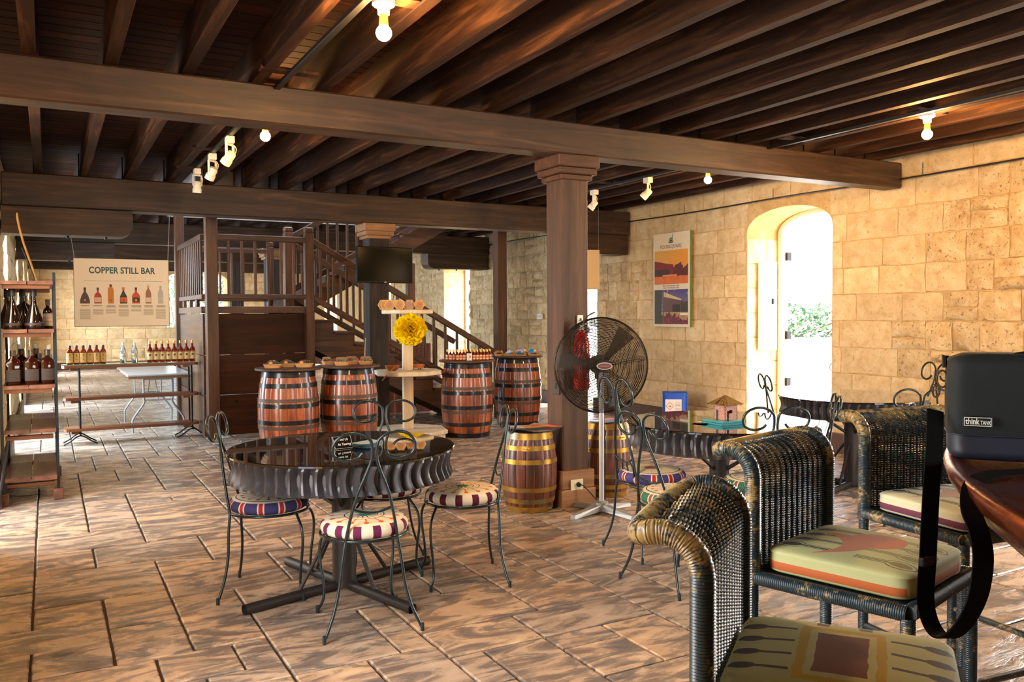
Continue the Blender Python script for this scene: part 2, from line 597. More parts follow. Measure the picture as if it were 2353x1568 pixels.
def open_half(o, z):
    c, h, zs, rise, sill = o
    if z < sill: return 0
    if z <= zs: return h
    if z >= zs + rise: return 0
    s = ((z - zs) / rise) ** (1 / 0.85)
    return h * math.sqrt(max(0, 1 - s * s))

def stone_block(mb, u0, u1, z0, z1, fn, amp, rr):
    nu, nv = 5, 4
    gp = 0.006
    u0 += gp; u1 -= gp; z0 += gp; z1 -= gp
    vs = []
    for j in range(nv):
        for i in range(nu):
            edge = i in (0, nu - 1) or j in (0, nv - 1)
            jit = 0.35 * min(amp, 0.02)
            a = u0 + (u1 - u0) * (i / (nu - 1)) + rr.uniform(-jit, jit)
            z = z0 + (z1 - z0) * (j / (nv - 1)) + rr.uniform(-jit, jit)
            d = -0.002 - (0.25 * amp * rr.random() if edge else amp * rr.uniform(0.35, 1.0))
            vs.append(fn(a, z, d))
    fs = []
    for j in range(nv - 1):
        for i in range(nu - 1):
            k = j * nu + i
            fs.append((k, k + 1, k + nu + 1, k + nu))
    rim = [i for i in range(nu)] + [j * nu + nu - 1 for j in range(1, nv)] + [(nv - 1) * nu + i for i in range(nu - 2, -1, -1)] + [j * nu for j in range(nv - 2, 0, -1)]
    o = len(vs)
    for k in rim:
        i, j = k % nu, k // nu
        vs.append(fn(u0 + (u1 - u0) * i / (nu - 1), z0 + (z1 - z0) * j / (nv - 1), 0.004))
    L = len(rim)
    for q in range(L): fs.append((rim[q], o + q, o + (q + 1) % L, rim[(q + 1) % L]))
    mb.add(vs, fs)

def clad(wall, u0, u1, opens, fn, rubble, part_range, seed, ztop=ZC, row=0.272, limit=298, centre=lambda u, z: None):
    rr = random.Random(seed)
    z = 0.0
    blocks = []
    k = 0
    while z < ztop - 0.02:
        h = min(row + rr.uniform(-0.012, 0.012), ztop - z)
        if ztop - z - h < 0.1: h = ztop - z
        u = u0 - rr.uniform(0, 0.3)
        while u < u1:
            rough = rubble(u, z)
            w = rr.uniform(0.2, 0.42) if rough > 0.5 else rr.uniform(0.36, 0.68)
            segs = [(max(u, u0), min(u + w, u1))]
            for o in opens:
                hh = max(open_half(o, z + 0.01), open_half(o, z + h - 0.01))
                if hh <= 0: continue
                a, b = o[0] - hh - 0.004, o[0] + hh + 0.004
                ns = []
                for (p, q) in segs:
                    if q <= a or p >= b: ns.append((p, q))
                    else:
                        if p < a: ns.append((p, a))
                        if q > b: ns.append((b, q))
                segs = ns
            for (p, q) in segs:
                if q - p > 0.05:
                    if rough > 0.5 and rr.random() < 0.35:
                        hm = h * rr.uniform(0.4, 0.6)
                        blocks.append((p, q, z, z + hm, rough)); blocks.append((p, q, z + hm, z + h, rough))
                    else: blocks.append((p, q, z, z + h, rough))
            u += w
        z += h
    ins = [b for b in blocks if part_range[0] <= (b[0] + b[1]) / 2 <= part_range[1]]
    rest = [b for b in blocks if b not in ins] + ins[limit:]
    for (p, q, za, zb, ro) in ins[:limit]:
        cu, cz = (p + q) / 2, (za + zb) / 2
        o3 = Vector(fn(cu, cz, 0))
        mb = MB()
        stone_block(mb, p, q, za, zb, lambda a, zz, d: tuple(Vector(fn(a, zz, d)) - o3), 0.012 + 0.052 * ro, rr)
        mb.build('stone_block', RUBBLE if ro > 0.5 else STONE, wall, o3, smooth=50)
    if rest:
        for nm, mt, sel in (('stone_courses', STONE, lambda r: r <= 0.5), ('rubble_courses', RUBBLE, lambda r: r > 0.5)):
            mb = MB()
            for (p, q, za, zb, ro) in rest:
                if sel(ro): stone_block(mb, p, q, za, zb, fn, 0.012 + 0.036 * ro, rr)
            if mb.v: tag(mb.build(nm, mt, wall, smooth=50), kind='stuff')

fn_r = lambda u, z, d: (XR + d, u, z)
fn_l = lambda u, z, d: (XL - d, u, z)
fn_f = lambda u, z, d: (u, YF + d, z)
fn_b = lambda u, z, d: (u, YB - d, z)
wall_r = backing('wall_right', YB - WT, YF + WT, OPEN_R, fn_r)
wall_l = backing('wall_left', YB - WT, YF + WT, OPEN_L, fn_l)
wall_f = backing('wall_far', XL, XR, OPEN_F, fn_f)
wall_b = backing('wall_back', XL, XR, OPEN_B, fn_b)
def rub_r(u, z):
    n = mnoise.noise((u * 0.9, z * 1.1, 3.1))
    r = 0.0
    if u < 5.35: r = 0.42 + 0.6 * (4.9 - u) + 0.5 * n - 0.12 * max(0, z - 2.3) * 8
    elif 7.6 < u < 10.4: r = (0.62 if u > 9.0 else 0.2) + 0.3 * n - (0.9 if z > 2.1 else 0)
    elif u >= 11.6: r = 0.75 + 0.35 * n
    return max(0.0, min(1.0, r))
clad(wall_r, 1.0, 18.5, OPEN_R, fn_r, rub_r, (3.2, 15.0), 3)
clad(wall_l, 5.0, YF, OPEN_L, fn_l, lambda u, z: 0.3, (9.0, 14.0), 5, limit=120)
clad(wall_f, XL, XR, OPEN_F, fn_f, lambda u, z: 0.45, (XL, 5.6), 9)
# far jambs of the openings in the right wall, dressed with blocks
for (c, h, zs, rise, sill) in OPEN_R[1:4]:
    fj = lambda u, z, d, yy=c + h: (XR + u, yy - d * -1.0, z)
    rr = random.Random(int(c * 10))
    z = 0.0
    while z < zs - 0.05:
        hh = min(0.29, zs - z)
        sp = rr.uniform(0.22, 0.4)
        for (p, q) in ((0.0, sp), (sp, WT - 0.06)):
            mb = MB(); o3 = Vector((XR + (p + q) / 2, c + h, z + hh / 2))
            stone_block(mb, p, q, z, z + hh, lambda a, zz, d: tuple(Vector((XR + a, c + h + d, zz)) - o3), 0.014, rr)
            mb.build('jamb_block', STONE, wall_r, o3, smooth=50)
        z += hh

# skirting along the walls
SK = plain('dark_skirting', (84, 58, 44), 0.5)
for nm, segs, fn in (('baseboard_right', [(1.0, 1.83), (3.07, 6.13), (7.39, 10.44), (11.68, 14.77), (16.03, 19.07), (20.33, 23.37), (24.63, 25.9)], lambda a, b: (XR - 0.09, a, 0, XR - 0.028, b, 0.2)),
                     ('baseboard_left', [(7.4, 10.4), (11.7, 14.7), (16, 19.02), (20.28, 23.37), (24.63, 25.9)], lambda a, b: (XL + 0.028, a, 0, XL + 0.07, b, 0.2)),
                     ('baseboard_far', [(XL + 0.1, XR - 0.1)], lambda a, b: (a, YF - 0.09, 0, b, YF - 0.028, 0.2))):
    mb = MB()
    for a, b_ in segs: mb.box(*fn(a, b_), 0.006)
    tag(mb.build(nm, SK), kind='structure')

# ------------------------------------------------------------------ ceiling: slab, boards, joists
HX0, HX1, HY0, HY1 = 1.55, 5.35, 10.25, 12.75      # stair well
mb = MB()
mb.box(XL - WT, YB - 0.3, ZC + 0.02, XR + WT, HY0, ZC + 0.14)
mb.box(XL - WT, HY1, ZC + 0.02, XR + WT, YF + WT, ZC + 0.14)
mb.box(XL - WT, HY0, ZC + 0.02, HX0, HY1, ZC + 0.14)
mb.box(HX1, HY0, ZC + 0.02, XR + WT, HY1, ZC + 0.14)
ceiling = tag(mb.build('ceiling', W_BOARD, smooth=0), kind='structure')
BW = 0.136
def board_mesh(L):
    b = MB(); b.box(-L / 2, -BW / 2 + 0.003, 0, L / 2, BW / 2 - 0.003, 0.024, 0.004)
    return b.mesh('board', W_BOARD, 0)
MBOARD = board_mesh(XR - XL)
MBL = board_mesh(HX0 - XL); MBR = board_mesh(XR - HX1)
y = -1.0
nb = 0
while y < YF and nb < 290:
    yc = y + BW / 2
    if HY0 < yc < HY1:
        put('board', MBL, ceiling, ((XL + HX0) / 2, yc, ZC)); put('board', MBR, ceiling, ((XR + HX1) / 2, yc, ZC)); nb += 2
    else:
        put('board', MBOARD, ceiling, ((XL + XR) / 2, yc, ZC)); nb += 1
    y += BW
JW, JH = 0.072, ZC - ZJ
def joist_mesh(y0, y1):
    b = MB(); b.box(-JW / 2, y0, 0, JW / 2, y1, JH, 0.004)
    return b.mesh('joist', W_JOIST, 0)
JX = [-0.06 + 0.405 * k for k in range(18)]
bays = [(-1.0, 5.42), (5.44, 9.74), (9.76, 14.0), (14.02, 18.3), (18.32, 25.9)]
JM = [joist_mesh(a, b_) for a, b_ in bays]
JA, JB = joist_mesh(9.76, HY0), joist_mesh(HY1, 14.0)
for x in JX:
    for k, me in enumerate(JM):
        if k == 2 and HX0 < x < HX1:
            put('joist', JA, ceiling, (x, 0, ZJ)); put('joist', JB, ceiling, (x, 0, ZJ))
        else: put('joist', me, ceiling, (x + (0.012 if k % 2 else 0), 0, ZJ))
# trimmer boards round the stair well; unseen slab added overhead to block sun
TRIM = plain('grey_painted_trim', (150, 142, 140), 0.6)
mb = MB()
mb.box(HX0 - 0.04, HY0 - 0.04, ZJ - 0.02, HX1 + 0.04, HY0, ZC + 0.16); mb.box(HX0 - 0.04, HY1, ZJ - 0.02, HX1 + 0.04, HY1 + 0.04, ZC + 0.16)
mb.box(HX0 - 0.04, HY0, ZJ - 0.02, HX0, HY1, ZC + 0.16); mb.box(HX1, HY0, ZJ - 0.02, HX1 + 0.04, HY1, ZC + 0.16)
tag(mb.build('trim_1', TRIM), kind='structure')
mb = MB(); mb.box(XL - 1.5, YB - 1, 5.6, XR + 1.5, YF + 1, 5.8)
tag(mb.build('roof', plain('sun_block_slab', (150, 130, 110), 0.8)), kind='structure')  # out of view, added to keep direct sun off the stairs

# ------------------------------------------------------------------ beams and posts
def corbel_poly(x0, x1, z0, z1, r=0.12, left=True):
    """side view with one lower corner rounded"""
    c = [(x1, z1), (x0, z1)] if left else [(x0, z1), (x0, z0)]
    if left:
        c += [(x0 + r - r * math.cos(PI / 2 * k / 6), z0 + r - r * math.sin(PI / 2 * k / 6)) for k in range(7)] + [(x1, z0)]
    else:
        c += [(x1 - r + r * math.sin(PI / 2 * k / 6), z0 + r - r * math.cos(PI / 2 * k / 6)) for k in range(7)] + [(x1, z1)]
    return c[::-1]
def beam(y, zb, label, short='', cor_l=None, cor_r=None, th=0.2, x1=XR - 0.02):
    t = thing('ceiling_beam', label, 'beam', (0, y, zb), group='heavy cross beams')
    b = MB(); b.box(XL + 0.03, 0, 0, x1, th, ZJ - zb, 0.012)
    b.build('timber', W_BEAM, t)
    for (lim, lf, lab) in ((cor_l, False, 'left'), (cor_r, True, 'right')):
        if not lim: continue
        c = thing('beam_corbel', 'rounded timber corbel under the %s end of the %s' % (lab, short), 'corbel', (0, y, zb), group='corbels under the cross beams')
        q = corbel_poly(XL + 0.03, lim, -0.27, -0.004, left=False) if not lf else corbel_poly(lim, XR - 0.06, -0.27, -0.004, left=True)
        b = MB(); b.prism(q, 0.0, th + 0.06, lambda u, v, h: (u, h, v)); b.build('block', W_BEAM, c, smooth=40)
        for x in ((lim - 0.25, lim - 0.6) if not lf else (lim + 0.25, lim + 0.6)):
            b = MB(); b.lathe([(0.014, -0.295), (0.014, -0.27)], 8, (x, 0.1, 0)); b.build('bolt', IRON, c)
    return t
beam(5.30, ZB, 'nearest dark timber cross beam carried by the post behind the fan', x1=7.17)
beam(9.60, 2.54, 'dark timber cross beam over the television post with rounded corbel at left', 'television beam', 0.80, 6.0, th=0.26)
beam(13.9, 2.54, 'dark timber cross beam behind the stairs with rounded corbel beside the stone wall', 'beam behind the stairs', 0.9, 5.95, th=0.26)
beam(18.2, 2.56, 'distant dark timber cross beam above the hanging bottle sign', th=0.26)
beam(22.5, 2.56, 'furthest dark timber cross beam close to the far stone wall', th=0.26)

def post(x, y, ztop, label, mat, w=0.232, plinth=False, capital=True):
    t = thing('timber_post', label, 'post', (x, y, 0))
    b = MB()
    if mat is W_OLDPOST:
        rr = random.Random(4)
        def fn(u, v):
            a = u * 2 * PI
            ca, sa = math.cos(a), math.sin(a)
            q = (w / 2) / max(abs(ca), abs(sa)) * (1 - 0.05 * max(0, abs(math.sin(2 * a))))
            q += 0.012 * mnoise.noise((ca * 9, sa * 9, v * 2.2)) + 0.006 * mnoise.noise((ca * 26, sa * 26, v * 5))
            return (q * ca, q * sa, v * ztop)
        b.grid(48, 40, fn, wrap_u=True)
    else: b.box(-w / 2, -w / 2, 0, w / 2, w / 2, ztop, 0.01)
    b.build('shaft', mat, t)
    if capital:
        b = MB()
        b.cbox(0, 0, ztop - 0.045, w + 0.13, w + 0.13, 0.09, 0.006)
        b.cbox(0, 0, ztop - 0.115, w + 0.10, w + 0.10, 0.05, 0.006)
        b.cbox(0, 0, ztop - 0.16, w + 0.05, w + 0.05, 0.04, 0.006)
        b.build('capital', W_PLINTH if mat is W_OLDPOST else W_STAIR_X, t)
    if plinth:
        b = MB()
        b.cbox(0, 0, 0.065, w + 0.075, w + 0.075, 0.13, 0.004); b.build('plinth_board', W_PLINTH, t)
        b = MB(); b.cbox(0, 0, 0.20, w + 0.065, w + 0.065, 0.14, 0.008); b.build('plinth_board', W_PLINTH, t)
    return t
post_a = post(3.485, 5.46, ZB, 'square brown timber post with moulded capital behind the pedestal fan', W_POST, plinth=True)
post_b = post(3.49, 9.76, 2.54, 'blackened weathered post carrying the television', W_OLDPOST, 0.25)
post(3.25, 14.03, 2.54, 'far dark post with pale capital seen through the stair balusters', W_OLDPOST, 0.25)
post(3.49, 18.33, 2.56, 'distant dark post near the far window, seen through the landing rail', W_OLDPOST, 0.25, capital=False)

# ------------------------------------------------------------------ staircase
LX0, LX1, LY0, LY1, LZ = 1.62, 2.86, 10.45, 12.5, 1.55
st = thing('staircase', 'brown timber staircase with landing and slatted balustrades behind the barrels', 'stairs', (0, 0, 0))
def sbox(name, mat, *a, ch=0.004):
    b = MB(); b.box(*a, ch); return b.build(name, mat, st, smooth=0)
def sbar(name, mat, p, q, w, h, parent=None):
    """rectangular bar between two points lying in an x-z or y-z plane"""
    p, q = Vector(p), Vector(q); d = (q - p).normalized()
    side = Vector((0, 0, 1)).cross(d).normalized(); upv = d.cross(side)
    b = MB(); L = (q - p).length
    mt = Matrix(((d.x, side.x, upv.x, p.x), (d.y, side.y, upv.y, p.y), (d.z, side.z, upv.z, p.z), (0, 0, 0, 1)))
    b.box(0, -w / 2, -h / 2, L, w / 2, h / 2, 0.006, mt)
    return b.build(name, mat, parent or st, smooth=0)
def spost(x, y, z0, z1, w=0.10, cap=True, mat=W_STAIR_Z):
    b = MB(); b.cbox(x, y, (z0 + z1) / 2, w, w, z1 - z0, 0.006)
    if cap:
        b.cbox(x, y, z1 + 0.006, w * 0.86, w * 0.86, 0.012)
        b.cbox(x, y, z1 + 0.045, w * 0.98, w * 0.98, 0.066, w * 0.12)
    return b.build('newel_post', mat, st, smooth=0)
spost(1.70, 10.42, 0, 2.85, 0.135, False)
spost(2.86, 10.43, 0, 2.46, 0.105)
spost(2.86, 11.45, 0, 2.56, 0.115)
spost(2.86, 12.5, 0, 2.44, 0.09)
spost(1.62, 12.5, 0, 3.1, 0.12, False)
spost(5.56, 10.45, 0, 2.86, 0.15, False)
spost(4.66, 11.55, 0, 2.2, 0.11, False)
# landing
for k in range(8):
    y0 = LY0 + 0.02 + k * (LY1 - LY0) / 8
    sbox('landing_board', W_STAIR_X, LX0, y0, LZ - 0.05, LX1, y0 + (LY1 - LY0) / 8 - 0.004, LZ)
sbox('landing_edge', W_STAIR_X, 1.77, 10.44, LZ - 0.07, 2.81, 10.47, LZ + 0.012)
for k, (za, zb) in enumerate(((0.02, 0.5), (0.505, 0.98), (0.985, 1.475))):
    sbox('panel_plank', W_PANEL, 1.77, 10.50, za, 2.82, 10.53, zb)
    sbox('panel_plank', W_STAIR_Y, 1.605, 10.5, za, 1.635, 12.46, zb)
sbox('landing_edge', W_STAIR_Y, 1.59, 10.49, LZ - 0.07, 1.65, 12.46, LZ + 0.012)
b = MB(); b.sphere((1.98, 10.495, 0.42), 0.016, 10, 6); b.build('knob', IRON, st)
# landing balustrade
ZT, ZR = 2.38, 1.68
sbar('handrail', W_STAIR_X, (1.76, 10.43, ZT), (2.82, 10.43, ZT), 0.07, 0.07)
sbar('bottom_rail', W_STAIR_X, (1.76, 10.43, ZR), (2.82, 10.43, ZR), 0.05, 0.06)
for k in range(6):
    x = 1.90 + k * 0.155
    sbox('baluster', W_STAIR_Z, x - 0.016, 10.415, ZR + 0.02, x + 0.016, 10.445, ZT - 0.02)
sbar('handrail', W_STAIR_Y, (1.62, 10.5, ZT), (1.62, 12.46, ZT), 0.07, 0.07)
sbar('bottom_rail', W_STAIR_Y, (1.62, 10.5, ZR), (1.62, 12.46, ZR), 0.05, 0.06)
for k in range(12):
    y = 10.62 + k * 0.156
    sbox('baluster', W_STAIR_Z, 1.605, y - 0.016, ZR + 0.02, 1.635, y + 0.016, ZT - 0.02)
for y in (10.95, 11.5, 12.05):
    sbox('rail_block', W_STAIR_Y, 1.60, y - 0.05, LZ + 0.012, 1.64, y + 0.05, ZR - 0.03)
sbar('handrail', W_STAIR_X, (1.66, 12.5, ZT), (2.82, 12.5, ZT), 0.06, 0.06)
sbar('bottom_rail', W_STAIR_X, (1.66, 12.5, ZR), (2.82, 12.5, ZR), 0.05, 0.05)
for k in range(6):
    x = 1.84 + k * 0.16
    sbox('baluster', W_STAIR_Z, x - 0.014, 12.487, ZR + 0.02, x + 0.014, 12.513, ZT - 0.02)
# lower flight
RISE, RUN, NST = 0.155, 0.272, 10
SX = LX1 + 0.05
def stringer(y, th=0.05):
    p = [(SX, LZ - 0.02)]
    for k in range(NST - 1):
        x = SX + RUN * (k + 1)
        p += [(SX + RUN * k, LZ - RISE * (k + 1) - 0.03), (x, LZ - RISE * (k + 1) - 0.03)]
    xe = SX + RUN * (NST - 1)
    p += [(xe, 0.0), (xe - 0.35, 0.0), (SX, LZ - 0.52)]
    q = []
    for a in p:
        if not q or (abs(a[0] - q[-1][0]) + abs(a[1] - q[-1][1])) > 1e-5: q.append(a)
    b = MB(); b.prism(q[::-1], y, y + th, lambda u, v, h: (u, h, v))
    return b.build('stringer', W_STAIR_X, st, smooth=0)
stringer(10.48); stringer(11.36)
for k in range(NST - 1):
    x = SX + RUN * k; z = LZ - RISE * (k + 1)
    sbox('tread', W_STAIR_Y, x - 0.005, 10.43, z - 0.03, x + RUN + 0.035, 11.45, z)
    sbox('riser', W_PANEL, x - 0.012, 10.53, z, x + 0.006, 11.36, z + RISE - 0.03)
def flight_rail(y, x0, x1, z0, slope, lo, ins, bal, h0=0.0):
    L = x1 - x0
    sbar('handrail', W_STAIR_X, (x0, y, z0), (x1, y, z0 + slope * L), 0.065, 0.075)
    sbar('bottom_rail', W_STAIR_X, (x0, y, z0 - lo), (x1, y, z0 - lo + slope * L), 0.05, 0.075)
    for k in range(bal):
        x = x0 + ins + (L - 2 * ins) * k / (bal - 1)
        z = z0 + slope * (x - x0)
        sbox('baluster', W_STAIR_Z, x - 0.016, y - 0.016, z - lo + 0.02, x + 0.016, y + 0.016, z - 0.02)
SLP = -RISE / RUN
flight_rail(10.45, 2.91, 5.50, 2.375, SLP, 0.70, 0.10, 15)
flight_rail(11.42, 2.92, 5.30, 2.40, SLP, 0.70, 0.12, 13)
# upper flight rising towards the stone wall
def up_stringer(y):
    L = 5.3 - LX1
    z0, z1 = LZ + 0.05, LZ + 0.05 + L * RISE / RUN * 1.02
    b = MB(); b.prism([(LX1, z0 - 0.27), (5.3, z1 - 0.27), (5.3, z1), (LX1, z0)], y, y + 0.05, lambda u, v, h: (u, h, v))
    return b.build('stringer', W_STAIR_X, st, smooth=0)
up_stringer(11.56); up_stringer(12.42)
for k in range(9):
    x = LX1 + RUN * k; z = LZ + RISE * (k + 1)
    sbox('tread', W_STAIR_Y, x + 0.0, 11.54, z - 0.03, x + RUN + 0.03, 12.46, z)
    sbox('riser', W_PANEL, x + 0.015, 11.61, z - RISE, x + 0.03, 12.42, z - 0.03)
flight_rail(11.50, 2.90, 5.2, 2.50, RISE / RUN, 0.72, 0.1, 16)

# a low cupboard of reddish boards stored under the flight
t = thing('board_screen', 'low reddish board screen standing behind the stair balusters', 'screen', (4.55, 11.75, 0))
for k in range(7):
    b = MB(); b.box(-0.5 + k * 0.145, -0.015, 0, -0.5 + k * 0.145 + 0.135, 0.015, 1.02, 0.004)
    b.build('board', wood('reddish_board', (76, 34, 20), (120, 58, 34), (146, 80, 50), 'z') if k == 0 else bpy.data.materials['reddish_board'], t, smooth=0)

# ------------------------------------------------------------------ barrels
def stave_mat(name, a, b_, c_, rough):
    m = Mat(name, None, rough, spec=0.6)
    v = m.vec((14, 14, 1.6), rnd_off=1)
    g = m.noise(1.0, 6, v, 0.7, 0.9)
    c = m.ramp(g, [(0.3, srgb(*a)), (0.5, srgb(*b_)), (0.72, srgb(*c_))])
    st_ = m.noise(3.5, 4, m.vec((1, 1, 0.6), rnd_off=1))
    c = m.mix(m.remap(st_, 0.48, 0.68, 0, 0.85), c, srgb(38, 20, 12))
    c = m.hsv(c, 0.5, 1.0, m.rand() * 0.3 + 0.85)
    m.set('Base Color', c); m.bump(g, 0.25, 0.004)
    m.set('Coat Weight', 0.6); m.set('Coat Roughness', 0.22)
    return m.mat
STAVE = stave_mat('varnished_stave', (100, 42, 14), (150, 70, 24), (186, 98, 38), 0.3)
STAVE2 = stave_mat('small_barrel_stave', (72, 34, 22), (118, 60, 36), (146, 84, 54), 0.42)
HOOP = Mat('black_hoop', srgb(34, 34, 36), 0.32, 0.6, Coat_Weight=0.4).mat
RUSTHOOP = plain('dull_hoop', (86, 66, 50), 0.5, 0.3)
def mk_brass():
    m = Mat('worn_brass_hoop', None, 0.38, 0.75)
    n = m.noise(5, 4, m.vec(rnd_off=1))
    m.set('Base Color', m.ramp(n, [(0.36, srgb(112, 120, 104)), (0.45, srgb(176, 134, 56)), (0.7, srgb(206, 162, 74))]))
    return m.mat
BRASS = mk_brass()
LIDM = wood('barrel_lid_timber', (44, 28, 20), (76, 50, 36), (104, 74, 56), 'x', 0.8, 0.55)
def barrel_proto(H, rb, rh, nst, stave, hoops, nz=8):
    """meshes shared by alike barrels: one stave, hoops, head"""
    rad = lambda z: rh + (rb - rh) * (1 - (2 * z / H - 1) ** 2)
    half = PI / nst * 0.965
    vs = []; fs = []
    for j in range(nz + 1):
        z = H * j / nz
        r = rad(z)
        for (a, q) in ((-half, r - 0.022), (-half, r - 0.0025), (-half * 0.8, r), (half * 0.8, r), (half, r - 0.0025), (half, r - 0.022)):
            vs.append((q * math.cos(a), q * math.sin(a), z))
    for j in range(nz):
        for k in range(5):
            fs.append((j * 6 + k, j * 6 + k + 1, j * 6 + 7 + k, j * 6 + 6 + k))
    fs.append((5, 4, 3, 2, 1, 0)); o = nz * 6; fs.append(tuple(o + k for k in range(6)))
    b = MB(); b.add(vs, fs); ms = b.mesh('stave', stave, 30)
    hm = []
    for (z, w, mt) in hoops:
        b = MB()
        n = 48; pr = [(rad(z - w / 2) - 0.004, z - w / 2), (rad(z - w / 2) + 0.0035, z - w / 2), (rad(z + w / 2) + 0.0035, z + w / 2), (rad(z + w / 2) - 0.004, z + w / 2)]
        b.lathe(pr, n, cap0=False, cap1=False)
        for k in range(3):
            a = 0.6 + k * 0.09; r = rad(z) + 0.004
            b.sphere((r * math.cos(a), r * math.sin(a), z), 0.006, 6, 4)
        hm.append(b.mesh('hoop', mt, 30))
    b = MB(); b.lathe([(rh - 0.02, H - 0.03), (rh - 0.02, H - 0.012)], 32); b.lathe([(rh - 0.02, 0.02), (rh - 0.02, 0.03)], 32)
    return ms, hm, b.mesh('head', LIDM), nst
def barrel(proto, name, label, group, loc, rot, lid=None):
    ms, hm, hd, nst = proto
    t = thing(name, label, 'barrel', loc, rot, group)
    for k in range(nst): put('stave', ms, t, (0, 0, 0), 2 * PI * k / nst)
    for k, m in enumerate(hm): put('hoop', m, t, (0, 0, 0), k * 1.3 - 2.2)
    put('head', hd, t)
    if lid:
        b = MB(); n = 40; rr = random.Random(int(loc[0] * 100)); rs = [lid * (1 + rr.uniform(-0.008, 0.008)) for _ in range(n)]
        vs = []
        for z, q in ((0, 0.985), (0.006, 1), (0.019, 1), (0.025, 0.985)):
            vs += [(rs[k] * q * math.cos(2 * PI * k / n), rs[k] * q * math.sin(2 * PI * k / n), z) for k in range(n)]
        fs = [tuple(range(n))[::-1], tuple(3 * n + k for k in range(n))]
        for j in range(3):
            for k in range(n): fs.append((j * n + k, j * n + (k + 1) % n, (j + 1) * n + (k + 1) % n, (j + 1) * n + k))
        b.add(vs, fs); b.build('round_top', LIDM, t, (0, 0, proto_H[ms.name]))
    return t
proto_H = {}
BH = 0.885
big = barrel_proto(BH, 0.312, 0.262, 22, STAVE, [(0.03, 0.055, HOOP), (0.16, 0.045, HOOP), (0.305, 0.035, RUSTHOOP), (0.36, 0.045, HOOP), (0.53, 0.045, HOOP), (0.585, 0.035, RUSTHOOP), (0.735, 0.048, HOOP), (0.85, 0.065, HOOP)])
proto_H[big[0].name] = BH
SH = 0.585
small = barrel_proto(SH, 0.208, 0.168, 18, STAVE2, [(0.022, 0.04, BRASS), (0.085, 0.034, BRASS), (0.17, 0.034, BRASS), (0.375, 0.034, BRASS), (0.475, 0.034, BRASS), (0.558, 0.044, BRASS)])
proto_H[small[0].name] = SH
B1, B2, B3, B4 = (2.19, 8.83), (2.87, 8.92), (4.39, 9.11), (5.41, 9.69)
barrel(big, 'rum_barrel', 'large varnished barrel topped with three orange-tagged baskets, leftmost barrel', 'large barrels used as display tables', (*B1, 0), 0.3, 0.335)
barrel(big, 'rum_barrel', 'large varnished barrel topped with heaped baskets, beside the dark post', 'large barrels used as display tables', (*B2, 0), 1.2, 0.335)
barrel(big, 'rum_barrel', 'large varnished barrel topped with rows of tiny bottles', 'large barrels used as display tables', (*B3, 0), 2.1, 0.335)
barrel(big, 'rum_barrel', 'large varnished barrel topped with blue and pink gift packs', 'large barrels used as display tables', (*B4, 0), 0.9, 0.335)
SB1, SB2 = (3.13, 5.44), (3.93, 5.58)
barrel(small, 'small_barrel', 'small brass-hooped barrel holding leaflets, left of the brown post', 'small brass-hooped barrels', (*SB1, 0), 0.4)
barrel(small, 'small_barrel', 'small brass-hooped barrel half hidden behind the fan pole', 'small brass-hooped barrels', (*SB2, 0), 1.1)

# leaflets on the small barrels
GREYP = plain('grey_tray', (150, 150, 154), 0.4)
def sheet_mesh(w, h, bend, mat, th=0.003):
    b = MB()
    b.grid(7, 3, lambda u, v: ((u - 0.5) * w, (v - 0.5) * h, bend * ((2 * u - 1) ** 2) + th))
    b.grid(7, 3, lambda u, v: ((u - 0.5) * w, (v - 0.5) * h, bend * ((2 * u - 1) ** 2)), flip=True)
    return b.mesh('sheet', mat)
def leaflet_mat(name, fn):
    m = Mat(name, None, 0.35); x, y, z = m.xyz(); m.set('Base Color', fn(m, x, y)); return m.mat
tr = thing('plastic_sleeve', 'grey curled plastic sleeve lying on the small barrel left of the post', 'sleeve', (SB1[0] + 0.01, SB1[1] - 0.02, SH), 0.25)
put('sheet', sheet_mesh(0.36, 0.30, 0.022, GREYP, 0.006), tr)
def l1(m, x, y):
    c = m.mix(x < -0.035, srgb(206, 150, 70), srgb(214, 212, 222))
    lines = (((y * 60).frac() < 0.3) & (x < -0.05) & (x > -0.11))
    c = m.mix(lines, c, srgb(160, 158, 176))
    d = ((x - 0.06) * (x - 0.06) * 1.0 + (y - 0.03) * (y - 0.03) * 3.0).sqrt()
    c = m.mix(d < 0.052, c, srgb(206, 32, 18))
    return m.mix(((x + y * 0.4 - 0.045).abs() < 0.004) & (d < 0.04), c, srgb(240, 230, 220))
lf = put('leaflet', sheet_mesh(0.25, 0.17, 0.004, leaflet_mat('gold_leaflet_print', l1)), None, (SB1[0] - 0.02, SB1[1] - 0.01, SH + 0.026), -0.15)
tag(lf, 'gold and white folded leaflet with red blot on the small barrel', 'leaflet')
def l2(m, x, y): return m.mix(((y * 70).frac() < 0.4) & (x.abs() < 0.03), srgb(232, 84, 32), srgb(250, 170, 130))
lf = put('leaflet', sheet_mesh(0.09, 0.14, 0.002, leaflet_mat('orange_leaflet_print', l2)), None, (SB1[0] + 0.125, SB1[1] - 0.09, SH + 0.03), 0.1)
tag(lf, 'bright orange leaflet at right edge of the small barrel', 'leaflet')
def l3(m, x, y): return m.mix(y > 0.02, srgb(96, 120, 176), m.mix(x > 0.0, srgb(228, 226, 226), srgb(226, 120, 122)))
lf = put('leaflet', sheet_mesh(0.27, 0.2, 0.004, leaflet_mat('pink_blue_leaflet_print', l3)), None, (SB2[0] - 0.02, SB2[1] - 0.03, SH + 0.004), 0.2)
tag(lf, 'pink and blue leaflets on the barrel behind the fan pole', 'leaflet')

